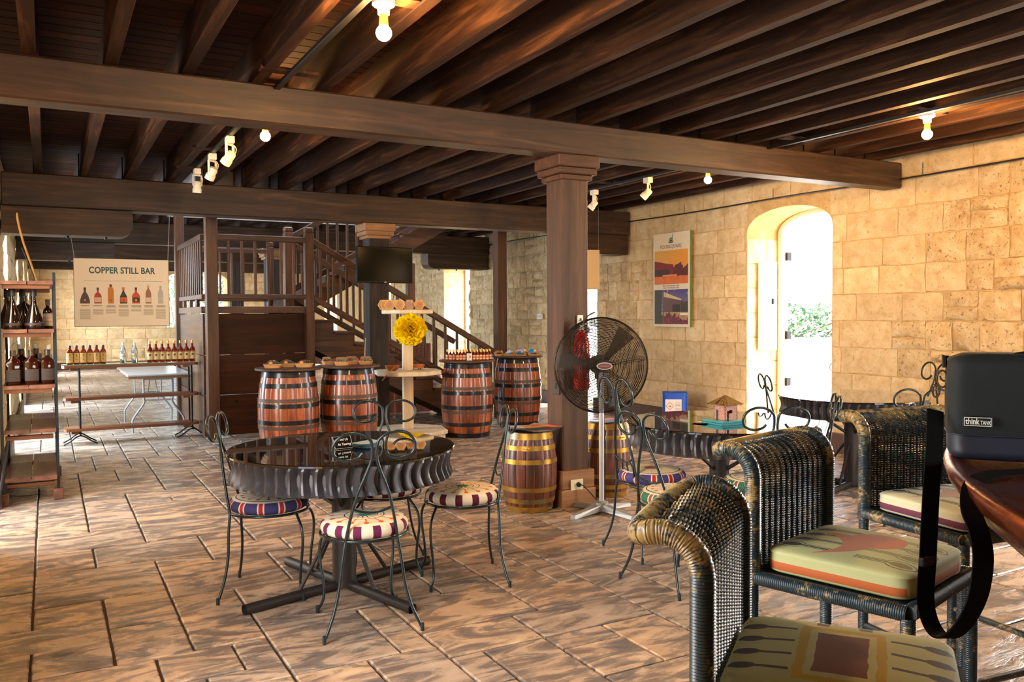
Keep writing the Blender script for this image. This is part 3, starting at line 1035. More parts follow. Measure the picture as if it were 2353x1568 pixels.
# ------------------------------------------------------------------ gear tables
GLASS_TOP = Mat('dark_glass_top', srgb(18, 14, 12), 0.03, 0.0, spec=0.9, Coat_Weight=1.0, Coat_Roughness=0.02).mat
CAST = Mat('cast_iron_gear', srgb(84, 82, 86), 0.40, 0.45).mat
CASTD = Mat('painted_pipe', srgb(52, 46, 44), 0.5, 0.3).mat
def gear_mesh():
    n, per, nz = 54, 6, 11
    b = MB()
    z0, z1 = 0.603, 0.742
    def fn(i, j):
        v = j / (nz - 1)
        z = z0 + (z1 - z0) * v
        w = 1 - (2 * v - 1) ** 2                     # waist
        base = 0.572 - 0.028 * w
        fl = max(0.0, 1 - min(v, 1 - v) / 0.12)      # chamfered ends of each tooth
        dep = 0.041 * (1 - 0.8 * fl)
        k = i % per
        saw = (0.0, 0.08, 0.5, 1.0, 1.0, 0.45)[k]
        skew = -0.022 * w + 0.012
        a = 2 * PI * i / (n * per) + skew
        r = base + dep * (saw - 0.5)
        return (r * math.cos(a), r * math.sin(a), z)
    N_ = n * per
    vs = [fn(i, j) for j in range(nz) for i in range(N_)]
    fs = []
    for j in range(nz - 1):
        for i in range(N_):
            i2 = (i + 1) % N_
            fs.append((j * N_ + i, j * N_ + i2, (j + 1) * N_ + i2, (j + 1) * N_ + i))
    vs += [(0.53 * math.cos(2 * PI * i / N_), 0.53 * math.sin(2 * PI * i / N_), z) for z in (z0, z1) for i in range(N_)]
    o0, o1 = nz * N_, (nz + 1) * N_
    for i in range(N_):
        i2 = (i + 1) % N_
        fs.append((i, o0 + i, o0 + i2, i2)); fs.append(((nz - 1) * N_ + i, (nz - 1) * N_ + i2, o1 + i2, o1 + i)); fs.append((o0 + i, o1 + i, o1 + i2, o0 + i2))
    b.add(vs, fs)
    return b.mesh('gear_rim', CAST, 28)
GEAR = gear_mesh()
b = MB(); b.lathe([(0.584, 0.742), (0.590, 0.745), (0.590, 0.754), (0.586, 0.757)], 96); M_TOP = b.mesh('glass_top', GLASS_TOP, 25)
def gear_table(label, loc, rot):
    t = thing('gear_table', label, 'table', loc, rot, 'round gear-rim tables')
    put('glass_top', M_TOP, t); put('gear_rim', GEAR, t)
    for k in range(4):
        a = PI / 4 + k * PI / 2
        b = MB(); b.tube([(0.05 * math.cos(a), 0.05 * math.sin(a), 0.45), (0.3 * math.cos(a), 0.3 * math.sin(a), 0.615)], 0.012, 6); b.build('top_brace', CASTD, t)
        b = MB(); b.box(0.05, -0.02, 0.612, 0.54, 0.02, 0.632); b.build('spoke', CASTD, t, rotz=a)
    b = MB(); b.lathe([(0.062, 0.02), (0.062, 0.63)], 20); b.lathe([(0.1, 0.60), (0.1, 0.63)], 20); b.build('column', CASTD, t)
    for k in range(4):
        a = k * PI / 2
        d = Vector((math.cos(a), math.sin(a), 0))
        b = MB()
        b.tube([d * 0.05 + Vector((0, 0, 0.027)), d * 0.575 + Vector((0, 0, 0.027))], 0.026, 12, caps=False)
        b.tube([d * 0.575 + Vector((0, 0, 0.027)), d * 0.05 + Vector((0, 0, 0.027))], 0.022, 12, caps=False)
        b.build('foot_pipe', CASTD, t)
        b = MB(); b.tube([d * 0.058 + Vector((0, 0, 0.36)), d * 0.27 + Vector((0, 0, 0.05))], 0.011, 6); b.build('brace', CASTD, t)
    return t
T1, T2, T3 = (1.357, 4.333), (3.77, 4.10), (5.85, 4.78)
gear_table('black glass round table with ribbed gear rim in the middle foreground', (*T1, 0), R_(16.5))
gear_table('black glass gear-rim table carrying the little brick house', (*T2, 0), R_(150))
gear_table('gear-rim table furthest right, in front of the arched doorway', (*T3, 0), R_(20))

# ------------------------------------------------------------------ wrought iron chairs
WIRE = Mat('dark_teal_iron', srgb(22, 42, 48), 0.3, 0.35, Coat_Weight=0.5, Coat_Roughness=0.2).mat
def cushion_mat(name, scheme):
    m = Mat(name, None, 0.8, spec=0.25)
    x, y, z = m.xyz()
    r = (x * x + y * y).sqrt()
    a = m.f('ARCTAN2', y, x) * (1 / (2 * PI)) + 0.5
    cream = srgb(226, 218, 196)
    def spokes(n, w, ph=0.0):          # thin radial lines of constant width
        k = ((a * n + ph).frac() - 0.5).abs() * (2 * PI / n) * r
        return k < w
    def blocks(n, part, ph=0.0): return ((a * n + ph).frac() - 0.5).abs() < part / 2
    def dots(n, rad, at, ph=0.0):
        t = ((a * n + ph).frac() - 0.5) * (2 * PI / n) * r
        return (t * t + (r - at) * (r - at)).sqrt() < rad
    ring = lambda at, w: (r - at).abs() < w
    c = m.mix(m.noise(30, 2) * 0.12, cream, srgb(190, 178, 150))
    side = z < scheme['side']
    if scheme['kind'] == 'wheel':
        c = m.mix(blocks(14, 0.42) & side, c, srgb(*scheme['block']))
        c = m.mix(spokes(14, 0.0035, 0.5) & (r > 0.09) & (r < 0.150), c, srgb(*scheme['dot']))
        c = m.mix(dots(14, 0.0125, 0.153, 0.5), c, srgb(*scheme['dot']))
        c = m.mix(ring(0.092, 0.0025) | ring(0.062, 0.002), c, srgb(*scheme['line']))
        c = m.mix(spokes(14, 0.003) & (r < 0.062), c, srgb(*scheme['line']))
        c = m.mix(dots(18, 0.006, 0.077), c, srgb(*scheme['small']))
        star = r < (m.f('COSINE', a * (2 * PI * 9)) * 0.006 + 0.031)
        c = m.mix(star, c, srgb(*scheme['core']))
    else:
        c = m.mix(blocks(12, 0.84) & side, c, cream)
        c = m.mix(blocks(12, 0.66) & side, c, srgb(*scheme['block']))
        c = m.mix(blocks(12, 0.20, 0.5) & side, c, srgb(*scheme['dot']))
        c = m.mix(ring(0.165, 0.003), c, srgb(*scheme['line']))
        c = m.mix(spokes(16, 0.0028) & (r > 0.06) & (r < 0.133), c, srgb(*scheme['small']))
        c = m.mix(dots(16, 0.0095, 0.135), c, srgb(*scheme['small']))
        c = m.mix(ring(0.062, 0.002), c, srgb(*scheme['line']))
        c = m.mix(r < 0.05, c, srgb(*scheme['core']))
    m.set('Base Color', c)
    m.bump(m.noise(260, 2), 0.12, 0.001)
    return m.mat
CUSH_A = cushion_mat('cushion_wheel_plum', dict(kind='wheel', side=0.0600, block=(104, 34, 74), dot=(204, 98, 48), line=(70, 30, 50), small=(206, 172, 84), core=(46, 132, 110)))
CUSH_B = cushion_mat('cushion_wheel_maroon', dict(kind='wheel', side=0.0600, block=(88, 28, 48), dot=(206, 104, 40), line=(60, 60, 70), small=(200, 160, 90), core=(56, 116, 84)))
CUSH_C = cushion_mat('cushion_blue_blocks', dict(kind='flag', side=0.0600, block=(62, 62, 112), dot=(180, 46, 56), line=(58, 58, 98), small=(98, 72, 128), core=(168, 140, 184)))
CUSH_D = cushion_mat('cushion_blue_red_target', dict(kind='flag', side=0.0600, block=(72, 66, 124), dot=(186, 40, 34), line=(70, 74, 70), small=(214, 196, 150), core=(146, 98, 96)))
CUSH_E = cushion_mat('cushion_green_blocks', dict(kind='flag', side=0.0600, block=(58, 110, 84), dot=(150, 80, 64), line=(60, 80, 60), small=(190, 110, 80), core=(70, 130, 100)))
ZRING = 0.435
def cushion_mesh(mat):
    b = MB()
    prof = [(0.182, 0.0), (0.199, 0.010), (0.205, 0.026), (0.203, 0.042), (0.194, 0.055), (0.177, 0.064), (0.150, 0.069), (0.11, 0.0715), (0.06, 0.0725), (0.004, 0.0725)]
    b.lathe(prof, 40)
    return b.mesh('seat_cushion', mat, 60)
b = MB(); b.tube([(0.205 * math.cos(2 * PI * k / 40), 0.205 * math.sin(2 * PI * k / 40), 0) for k in range(40)], 0.0075, 8, closed=True); M_RING = b.mesh('seat_ring', WIRE, 60)
WR = 0.0074
def leg_mesh(sx, sy, back):
    a = math.atan2(sy, sx)
    if back: p = [(0.118 * sx, -0.172, 0), (0.135 * sx, -0.176, -0.10), (0.15 * sx, -0.176, -0.21), (0.178 * sx, -0.188, -0.32), (0.222 * sx, -0.212, -ZRING + 0.012)]
    else: p = [(0.125 * sx, 0.162, 0), (0.172 * sx, 0.197, -0.07), (0.182 * sx, 0.203, -0.15), (0.168 * sx, 0.190, -0.27), (0.168 * sx, 0.186, -0.36), (0.195 * sx, 0.205, -ZRING + 0.012)]
    b = MB(); pts = smoothpath(p, 5)
    b.tube(pts, WR, 8)
    b.tube([pts[-1] + Vector((0, 0, 0.025)), pts[-1], pts[-1] + Vector((0, 0, -0.011))], [0.0085, 0.0095, 0.0095], 8)
    return b.mesh('leg', WIRE, 60)
M_LEGS = [leg_mesh(s, 1, bk) for bk in (True, False) for s in (-1, 1)]
def scroll_mesh(s, H=0.50, rx=0.087, rz=0.068):
    """back wire of one side: rises inwards to the middle, then curls outwards in a loop"""
    tilt = lambda z: -0.172 - 0.10 * (z / 0.5)
    p = [(0.118, 0.0), (0.100, 0.10), (0.070, 0.22), (0.030, 0.32), (0.010, 0.385)]
    cx, cz = 0.010 + rx, 0.432
    for k in range(0, 15):
        a = PI - 0.25 - k * 0.385
        q = 1.0 if k < 10 else 1 - 0.075 * (k - 9)
        p.append((cx + rx * q * math.cos(a), cz + rz * q * math.sin(a)))
    pts = smoothpath([(s * u, tilt(v), v) for u, v in p], 4)
    b = MB(); b.tube(pts, WR, 8)
    return b.mesh('back_scroll', WIRE, 60)
def low_scroll_mesh(s):
    """small extra scroll near the seat"""
    tilt = lambda z: -0.172 - 0.10 * (z / 0.5)
    p = [(0.012, 0.02), (0.03, -0.005), (0.075, 0.02), (0.09, 0.09), (0.06, 0.135), (0.028, 0.12), (0.03, 0.075)]
    b = MB(); b.tube(smoothpath([(s * u, tilt(v), v) for u, v in p], 5), 0.0055, 8)
    return b.mesh('low_scroll', WIRE, 60)
M_SCR = [scroll_mesh(-1), scroll_mesh(1)]
M_LOW = [low_scroll_mesh(-1), low_scroll_mesh(1)]
b = MB(); b.tube(smoothpath([(-0.088, -0.200, 0.15), (-0.05, -0.198, 0.135), (0.0, -0.196, 0.128), (0.05, -0.198, 0.135), (0.088, -0.200, 0.15)], 4), 0.006, 8); M_RAIL = b.mesh('back_rail', WIRE, 60)
M_CUSH = {k: cushion_mesh(k) for k in (CUSH_A, CUSH_B, CUSH_C, CUSH_D, CUSH_E)}
def iron_chair(label, loc, d, cush, low=False, spin=0.0, tall=1.0):
    t = thing('iron_chair', label, 'chair', (loc[0], loc[1], 0), facing(*d), 'wrought iron chairs with round cushions')
    zz = (0, 0, ZRING)
    put('seat_cushion', M_CUSH[cush], t, (0, 0, ZRING + 0.004), spin)
    put('seat_ring', M_RING, t, zz)
    for m in M_LEGS: put('leg', m, t, zz)
    for m in M_SCR: put('back_scroll', m, t, zz).scale = (1, 1, tall)
    put('back_rail', M_RAIL, t, zz)
    if low:
        for m in M_LOW: put('low_scroll', m, t, zz)
    return t
iron_chair('dark iron chair with plum and orange wheel cushion, nearest to the viewer', (1.29, 3.80), (0.14, 0.99), CUSH_A, spin=0.1)
iron_chair('dark iron chair with blue and red block cushion left of the nearest table', (1.005, 4.50), (0.91, -0.41), CUSH_C)
iron_chair('dark iron chair with maroon and orange cushion right of the nearest table', (1.975, 4.165), (-0.965, 0.264), CUSH_B, spin=0.4)
iron_chair('dark iron chair behind the nearest table, only its scrolls above the glass', (1.675, 4.56), (-0.34, -0.94), CUSH_B)
iron_chair('teal iron chair with blue and red target cushion beside the fan pole', (3.21, 4.08), (1.0, -0.08), CUSH_D, low=True, tall=1.26)
iron_chair('teal iron chair in front of the fan, its cushion hidden by the nearest stool', (2.95, 3.53), (0.99, 0.10), CUSH_E)
iron_chair('teal iron chair whose two wide scrolls stand before the brick house', (3.58, 3.56), (0.43, 0.90), CUSH_E)
iron_chair('teal iron chair seen edge-on right of the brick house table', (4.12, 3.82), (-0.75, 0.66), CUSH_D, low=True)
iron_chair('iron chair with narrow scrolls in front of the bright doorway', (5.43, 4.99), (0.80, -0.45), CUSH_E)
iron_chair('iron chair with tall scrolls against the stone wall at right', (6.36, 4.62), (-0.95, 0.3), CUSH_E, tall=1.16)
iron_chair('pale-lit iron chair whose scrolls peep over the furthest stool', (5.23, 3.82), (0.53, 0.85), CUSH_E)

# ------------------------------------------------------------------ wicker bar chairs
def mk_wicker(name, dark, tan, amount):
    m = Mat(name, None, 0.36, spec=0.6)
    v = m.vec(rnd_off=1)
    n = m.noise(9, 5, v, 0.7) * 0.6 + m.noise(90, 3, v, 0.7) * 0.4
    x, y, z = m.xyz()
    wear = n + m.remap(z, 0.9, 1.06, 0.0, 0.085)
    c = m.ramp(wear, [(0.30, srgb(*dark)), (amount - 0.03, srgb(dark[0] + 14, dark[1] + 22, dark[2] + 24)), (amount + 0.03, srgb(*tan)), (0.8, srgb(tan[0] + 20, tan[1] + 18, tan[2] + 14))])
    m.set('Base Color', c)
    return m.mat
WICK = mk_wicker('painted_wicker', (18, 30, 38), (140, 122, 80), 0.60)
WICKB = mk_wicker('worn_wicker_binding', (20, 31, 37), (154, 128, 78), 0.575)
def stool_cushion_mat(name, kind):
    m = Mat(name, None, 0.75, spec=0.25)
    lx, ly, z = m.xyz()
    x, y = ly, lx * -1.0
    base = m.mix(m.noise(6, 3) * 0.7, srgb(182, 182, 132), srgb(158, 158, 110))
    if kind == 'pale': base = m.mix(m.noise(6, 3) * 0.6, srgb(214, 210, 180), srgb(196, 190, 150))
    c = base
    top = z > 0.055
    def box_(cx, cy, hx, hy): return ((x - cx).abs() < hx) & ((y - cy).abs() < hy)
    def ell(cx, cy, rx, ry): return (((x - cx) * (1 / rx)) * ((x - cx) * (1 / rx)) + ((y - cy) * (1 / ry)) * ((y - cy) * (1 / ry))) < 1
    dark = srgb(72, 66, 70)
    if kind == 'frame':
        for k in range(4):
            yy = -0.105 + k * 0.07
            for s in (-1, 1):
                xs = s * 0.172
                c = m.mix((ell(xs, yy, 0.026, 0.0155) | box_(s * 0.122, yy, 0.034, 0.0055)) & top, c, dark)
        c = m.mix(((x * 12 + 0.65).frac() < 0.3) & (x.abs() < 0.10) & (y.abs() > 0.155) & (y.abs() < 0.182) & top, c, srgb(92, 86, 84))
        wob = m.noise(18, 2) * 0.012
        c = m.mix(box_(0, 0, wob + 0.074, wob + 0.134) & top, c, srgb(172, 146, 46))
        c = m.mix(box_(0, 0, wob + 0.056, wob + 0.112) & top, c, base)
        c = m.mix(box_(0, 0, wob + 0.042, wob + 0.094) & top, c, srgb(104, 62, 54))
    else:
        for (sx, n_) in ((-1, 4), (1, 4)):
            for k in range(n_):
                yy = -0.13 + k * 0.072
                fill = srgb(62, 68, 72) if sx < 0 else srgb(126, 122, 78)
                xs = sx * 0.152
                c = m.mix((ell(xs, yy, 0.042, 0.029) | box_(sx * 0.085, yy, 0.055, 0.012)) & top, c, srgb(86, 82, 70))
                c = m.mix((ell(xs, yy, 0.038, 0.025) | box_(sx * 0.085, yy, 0.055, 0.0085)) & top, c, base)
                c = m.mix((ell(xs, yy, 0.030, 0.017) | box_(sx * 0.085, yy, 0.055, 0.005)) & top, c, fill)
        # a drop with a curling tail
        q = (y + 0.03) * 5.0
        body = ell(0.02, 0.04, 0.078, 0.088) | ((x + 0.02 + (y + 0.06) * (y + 0.06) * 6.0 - 0.02).abs() < m.remap(y, -0.17, 0.05, 0.002, 0.07)) & (y < 0.05) & (y > -0.17)
        c = m.mix(body & top, c, srgb(176, 112, 88) if kind == 'drop' else srgb(196, 160, 140))
    band = (z < 0.033) & (z > 0.010) & ((x.abs() < 0.19) | (y.abs() < 0.15))
    c = m.mix(band, c, srgb(176, 92, 50) if kind != 'pale' else srgb(112, 60, 80))
    m.set('Base Color', c)
    m.bump(m.noise(400, 2), 0.08, 0.001)
    return m.mat
SC = {k: stool_cushion_mat('stool_cushion_' + k, k) for k in ('frame', 'drop', 'pale')}
ZS, SWD, SDP = 0.70, 0.455, 0.43
def rr_poly(hx, hy, r, n=5):
    out = []
    for (sx, sy, a0) in ((1, 1, 0), (-1, 1, PI / 2), (-1, -1, PI), (1, -1, 1.5 * PI)):
        for k in range(n):
            a = a0 + PI / 2 * k / (n - 1)
            out.append((sx * (hx - r) + r * math.cos(a), sy * (hy - r) + r * math.sin(a)))
    return out
def back_curve(s):
    """profile of the back: s 0..1 -> (y back offset, z)"""
    L1, L2, L3 = 0.262, 0.132, 0.012
    S = L1 + L2 + L3
    d = s * S
    if d < L1: return (0.0, ZS + 0.02 + d)
    R = L2 / (PI * 0.56)
    if d < L1 + L2:
        a = (d - L1) / R
        return (-(R - R * math.cos(a)), ZS + 0.02 + L1 + R * math.sin(a))
    a = L2 / R
    e = d - L1 - L2
    return (-(R - R * math.cos(a)) - e * math.sin(a), ZS + 0.02 + L1 + R * math.sin(a) + e * math.cos(a))
def bind_tube(b, pts, r, n=12, pitch=0.0058):
    """a pole closely bound with cane"""
    P = smoothpath(pts, 2); out = []; rs = []
    L = [0.0]
    for i in range(1, len(P)): L.append(L[-1] + (P[i] - P[i - 1]).length)
    m_ = int(L[-1] / pitch * 3); j = 0
    for q in range(m_ + 1):
        d = L[-1] * q / m_
        while j < len(L) - 2 and L[j + 1] < d: j += 1
        t = (d - L[j]) / max(1e-9, L[j + 1] - L[j])
        out.append(P[j].lerp(P[j + 1], t)); rs.append(r * (1.0, 1.03, 0.95)[q % 3])
    b.tube(out, rs, n)
def wicker_meshes():
    hw, yb, yf = SWD / 2, -SDP / 2, SDP / 2
    M = {}
    legs = []
    for (x, y, bk) in ((-hw, yb, 1), (hw, yb, 1), (-hw, yf, 0), (hw, yf, 0)):
        b = MB()
        bind_tube(b, [(x, y, 0.0), (x, y, 0.25), (x, y, ZS - 0.01)], 0.019)
        legs.append(b.mesh('leg', WICKB, 0 or 60))
    M['leg'] = legs
    b = MB()
    for p, q in (((-hw, yb), (hw, yb)), ((-hw, yf), (hw, yf)), ((-hw, yb), (-hw, yf)), ((hw, yb), (hw, yf))):
        bind_tube(b, [(p[0], p[1], ZS), ((p[0] + q[0]) / 2, (p[1] + q[1]) / 2, ZS), (q[0], q[1], ZS)], 0.021)
    M['seat_frame'] = b.mesh('seat_frame', WICKB, 60)
    b = MB(); b.box(-hw + 0.01, yb + 0.01, ZS - 0.006, hw - 0.01, yf - 0.01, ZS + 0.008); M['seat_panel'] = b.mesh('seat_panel', WICK, 0)
    b = MB()
    for p, q, z in (((-hw, yb), (-hw, yf), 0.28), ((hw, yb), (hw, yf), 0.28), ((-hw, yf), (hw, yf), 0.22), ((-hw, yb), (hw, yb), 0.34)):
        b.tube([(p[0], p[1], z), (q[0], q[1], z)], 0.013, 8)
    M['stretcher'] = b.mesh('stretcher', WICKB, 60)
    # bound frame of the back: up one side, over the rolled end and down the other
    side = [back_curve(k / 14) for k in range(15)]
    e = side[-1]
    path = [(-hw, yb + p[0], p[1] if k else ZS - 0.02) for k, p in enumerate(side)]
    path += [(-hw + 0.02, yb + e[0] - 0.018, e[1] - 0.006), (-hw + 0.08, yb + e[0] - 0.026, e[1] - 0.008), (0, yb + e[0] - 0.030, e[1] - 0.008), (hw - 0.08, yb + e[0] - 0.026, e[1] - 0.008), (hw - 0.02, yb + e[0] - 0.018, e[1] - 0.006)]
    path += [(hw, yb + p[0], p[1] if k else ZS - 0.02) for k, p in reversed(list(enumerate(side)))]
    b = MB(); bind_tube(b, path, 0.023, 12); M['back_frame'] = b.mesh('back_frame', WICKB, 60)
    # woven back: cane wefts passing over and under upright stakes
    NS = 13
    X = lambda k: -hw + 0.03 + (SWD - 0.06) * k / (NS - 1)
    b = MB()
    nrm = lambda s: (lambda a, c: ((c[1] - a[1]), -(c[0] - a[0])))(back_curve(max(0, s - 0.01)), back_curve(min(1, s + 0.01)))
    for k in range(NS):
        b.tube([(X(k), yb + back_curve(s / 20)[0], back_curve(s / 20)[1]) for s in range(21)], 0.0042, 5, caps=False)
    M['stakes'] = b.mesh('stakes', WICK, 60)
    b = MB()
    rows = 118
    rw = random.Random(5)
    for r in range(rows):
        s = (r + 0.5) / rows
        y0, z0 = back_curve(s)
        ny, nz = nrm(s); l = math.hypot(ny, nz) or 1; ny /= l; nz /= l
        vs = []; n = (NS - 1) * 4 + 1
        for i in range(n):
            u = i / 4
            am = 0.0075 * math.cos(PI * u) * (1 if r % 2 else -1)
            x = -hw + 0.03 + (SWD - 0.06) * u / (NS - 1)
            jz = rw.uniform(-0.0004, 0.0004)
            vs.append((x, yb + y0 + ny * am + 0.0, z0 + nz * am + jz))
        b.tube(vs, 0.0022, 4, caps=False)
    M['woven_panel'] = b.mesh('woven_panel', WICK, 80)
    # box cushion with rounded corners and piping
    b = MB()
    hx, hy = SWD / 2 - 0.028, SDP / 2 - 0.012
    prof = [(0.0, 0.012, 0.04), (0.006, 0.002, 0.045), (0.03, 0.0, 0.048), (0.052, 0.002, 0.046), (0.058, 0.0, 0.046), (0.063, 0.004, 0.044), (0.068, 0.014, 0.04), (0.074, 0.05, 0.036), (0.079, 0.11, 0.03), (0.080, 0.16, 0.02)]
    rings = [rr_poly(hx - i, hy - i, r, 6) for (z, i, r) in prof]
    n = len(rings[0]); vs = []
    for (z, i, r), q in zip(prof, rings): vs += [(u, v, z) for u, v in q]
    fs = [tuple(range(n))[::-1], tuple((len(prof) - 1) * n + k for k in range(n))]
    for j in range(len(prof) - 1):
        for k in range(n): fs.append((j * n + k, j * n + (k + 1) % n, (j + 1) * n + (k + 1) % n, (j + 1) * n + k))
    b.add(vs, fs)
    for k in SC: M['cushion_' + k] = b.mesh('seat_cushion', SC[k], 60)
    return M
WM = wicker_meshes()
def wicker_chair(label, loc, d, kind):
    t = thing('wicker_bar_chair', label, 'chair', (*loc, 0), facing(*d), 'wicker bar chairs')
    for m in WM['leg']: put('leg', m, t)
    for k in ('seat_frame', 'seat_panel', 'stretcher', 'back_frame', 'stakes'): put(k, WM[k], t)
    tag(put('woven_panel', WM['woven_panel'], t), kind='stuff')
    put('seat_cushion', WM['cushion_' + kind], t, (0, 0.006, ZS + 0.016))
    return t
wicker_chair('dark wicker bar chair nearest the viewer, cushion printed with a yellow frame and spoons', (1.318, 1.105), (0.61, -0.79), 'frame')
wicker_chair('dark wicker bar chair in the middle, green cushion printed with a brown drop', (2.02, 1.612), (0.26, -0.965), 'drop')
wicker_chair('dark wicker bar chair furthest back, pale cushion behind the bag strap', (2.86, 1.875), (-0.12, -0.99), 'pale')

# ------------------------------------------------------------------ copper-topped round bar
COPPER = Mat('polished_copper', None, 0.22, 0.85)
cm = COPPER.mix(COPPER.remap(COPPER.noise(5, 4), 0.4, 0.65), srgb(140, 70, 42), srgb(112, 50, 30))
COPPER.set('Base Color', cm)
COPPER.set('Roughness', COPPER.remap(COPPER.noise(14, 4), 0.3, 0.7, 0.18, 0.36))
t = thing('copper_bar', 'round bar with thick polished copper edge under the black camera bag', 'bar', (2.62, -0.43, 0))
RB = 1.825
b = MB()
b.lathe([(RB - 0.42, 0.97), (RB - 0.16, 1.01), (RB - 0.08, 1.055), (RB - 0.03, 1.10), (RB - 0.006, 1.132), (RB, 1.150), (RB - 0.005, 1.161), (RB - 0.016, 1.165), (RB - 0.03, 1.162), (RB - 0.05, 1.157), (RB - 0.2, 1.156), (0.3, 1.156)], 160, cap0=False)
b.build('copper_top', COPPER.mat, t, smooth=50)
b = MB(); b.lathe([(RB - 0.62, 0.0), (RB - 0.62, 0.1), (RB - 0.5, 0.12), (RB - 0.5, 0.9), (RB - 0.38, 0.96)], 96, cap1=False)
b.build('bar_body', wood('bar_body_timber', (50, 30, 20), (86, 52, 34), (112, 74, 50), 'z', 0.8, 0.45), t, smooth=40)

# ------------------------------------------------------------------ camera bag on the bar
NYLON = Mat('black_nylon', None, 0.75, spec=0.3)
NYLON.set('Base Color', NYLON.mix(NYLON.noise(500, 2), srgb(19, 25, 28), srgb(30, 37, 40)))
NYLON.bump(NYLON.noise(700, 1), 0.15, 0.0006)
NYL2 = plain('navy_base_cloth', (24, 34, 54), 0.5)
STRAPM = Mat('black_webbing', srgb(7, 7, 8), 0.85, spec=0.1)
BZ = 1.163
bag = thing('camera_bag', 'black shoulder camera bag with small white-edged badge, lying on the copper bar', 'bag', (1.673, 0.936, BZ), R_(-52))
def soft_box(hx, hy, z0, z1, rb, rt_, bulge, nseg=6):
    b = MB()
    lv = []
    H = z1 - z0
    for k in range(19):
        v = k / 18
        ins = 0.0
        for e, r in ((v * H, rb), ((1 - v) * H, rt_)):
            if r > 0 and e < r: ins = max(ins, r - math.sqrt(max(0, r * r - (r - e) ** 2)))
        lv.append((z0 + H * v, ins, bulge * math.sin(PI * v)))
    vs = []; n = None
    for (z, i, bu) in lv:
        q = rr_poly(hx - i + bu * 0.3, hy - i + bu, 0.035, nseg)
        n = len(q)
        for (u, v) in q:
            vs.append((u, v + 0.004 * mnoise.noise((u * 14, z * 14, 1.0 if v > 0 else 7.0)), z))
    fs = [tuple(range(n))[::-1], tuple((len(lv) - 1) * n + k for k in range(n))]
    for j in range(len(lv) - 1):
        for k in range(n): fs.append((j * n + k, j * n + (k + 1) % n, (j + 1) * n + (k + 1) % n, (j + 1) * n + k))
    return b.add(vs, fs)
soft_box(0.158, 0.066, 0.048, 0.205, 0.0, 0.026, 0.004).build('flap', NYLON.mat, bag, smooth=50)
soft_box(0.1565, 0.0645, 0.0, 0.048, 0.018, 0.0, 0.0).build('padded_base', NYL2, bag, smooth=50)
b = MB()
q_ = rr_poly(0.1588, 0.0668, 0.035, 8)
b.tube([(u, v, 0.050) for u, v in q_], 0.0016, 6, closed=True); b.build('seam_piping', NYL2, bag)
bd = MB(); bd.box(-0.025, -0.003, -0.010, 0.025, 0.0, 0.010, 0.001); badge = bd.build('badge', BLACKPL, bag, (-0.110, -0.0705, 0.077), smooth=0)
BADGEW = plain('badge_white', (226, 232, 232), 0.4)
fr = MB()
for (x0, z0, x1, z1) in ((-0.023, 0.0072, 0.023, 0.0084), (-0.023, -0.0084, 0.023, -0.0072), (-0.023, -0.0084, -0.0219, 0.0084), (0.0219, -0.0084, 0.023, 0.0084)):
    fr.box(x0, -0.0036, z0, x1, -0.003, z1)
fr.build('badge_frame', BADGEW, badge, smooth=0)
o = text('think', 0.0158, BADGEW, badge, (-0.0205, -0.0034, 0.0), (PI / 2, 0, 0), bold=0.0003, align='LEFT'); o.scale.x = 0.72
o = text('TANK', 0.0105, BADGEW, badge, (0.0045, -0.0034, -0.0018), (PI / 2, 0, 0), bold=0.0001, align='LEFT'); o.scale.x = 0.62
b = MB(); b.tube(smoothpath([(-0.04, 0.0, 0.203), (0.01, 0.0, 0.213), (0.06, -0.002, 0.230), (0.11, 0.0, 0.230), (0.145, 0, 0.203)], 6), 0.012, 8, flat=(0.3, 1.0)); b.build('top_handle', STRAPM.mat, bag, smooth=60)
CHROME = plain('dark_chrome', (120, 120, 124), 0.2, 1.0)
b = MB()
b.tube([(-0.166 + 0.010 * math.cos(2 * PI * k / 16), 0.0, 0.152 + 0.017 * math.sin(2 * PI * k / 16)) for k in range(16)], 0.0022, 6, closed=True)
b.tube([(-0.177 + 0.006 * math.cos(2 * PI * k / 16), 0.0, 0.128 + 0.013 * math.sin(2 * PI * k / 16)) for k in range(16)], 0.0022, 6, closed=True)
b.build('strap_ring', CHROME, bag, smooth=60)
b = MB(); b.tube([(-0.162, 0, 0.175), (-0.163, 0, 0.20), (-0.156, 0, 0.195)], 0.005, 6); b.build('zip_pull', BLACKPL, bag)
# strap hanging in a loop over the edge, in world points
def ribbon(pts, w, th, across, name, mat, parent):
    """flat webbing; across(i) gives the width direction"""
    b = MB(); vs = []; P = smoothpath(pts, 8); n = len(P)
    for i, p in enumerate(P):
        t_ = (P[min(i + 1, n - 1)] - P[max(i - 1, 0)]).normalized()
        a = Vector(across).normalized(); a = (a - t_ * a.dot(t_)).normalized(); q = t_.cross(a)
        for (s1, s2) in ((-1, -1), (1, -1), (1, 1), (-1, 1)): vs.append(p + a * (w / 2 * s1) + q * (th / 2 * s2))
    fs = [(0, 1, 2, 3)[::-1], tuple((n - 1) * 4 + k for k in range(4))]
    for i in range(n - 1):
        for k in range(4): fs.append((i * 4 + k, i * 4 + (k + 1) % 4, i * 4 + 4 + (k + 1) % 4, i * 4 + 4 + k))
    b.add(vs, fs)
    inv = Matrix.Rotation(-parent.rotation_euler.z, 4, 'Z') @ Matrix.Translation(-parent.location)
    b.v = [tuple(inv @ Vector(v)) for v in b.v]
    return b.build(name, mat, parent, smooth=40)
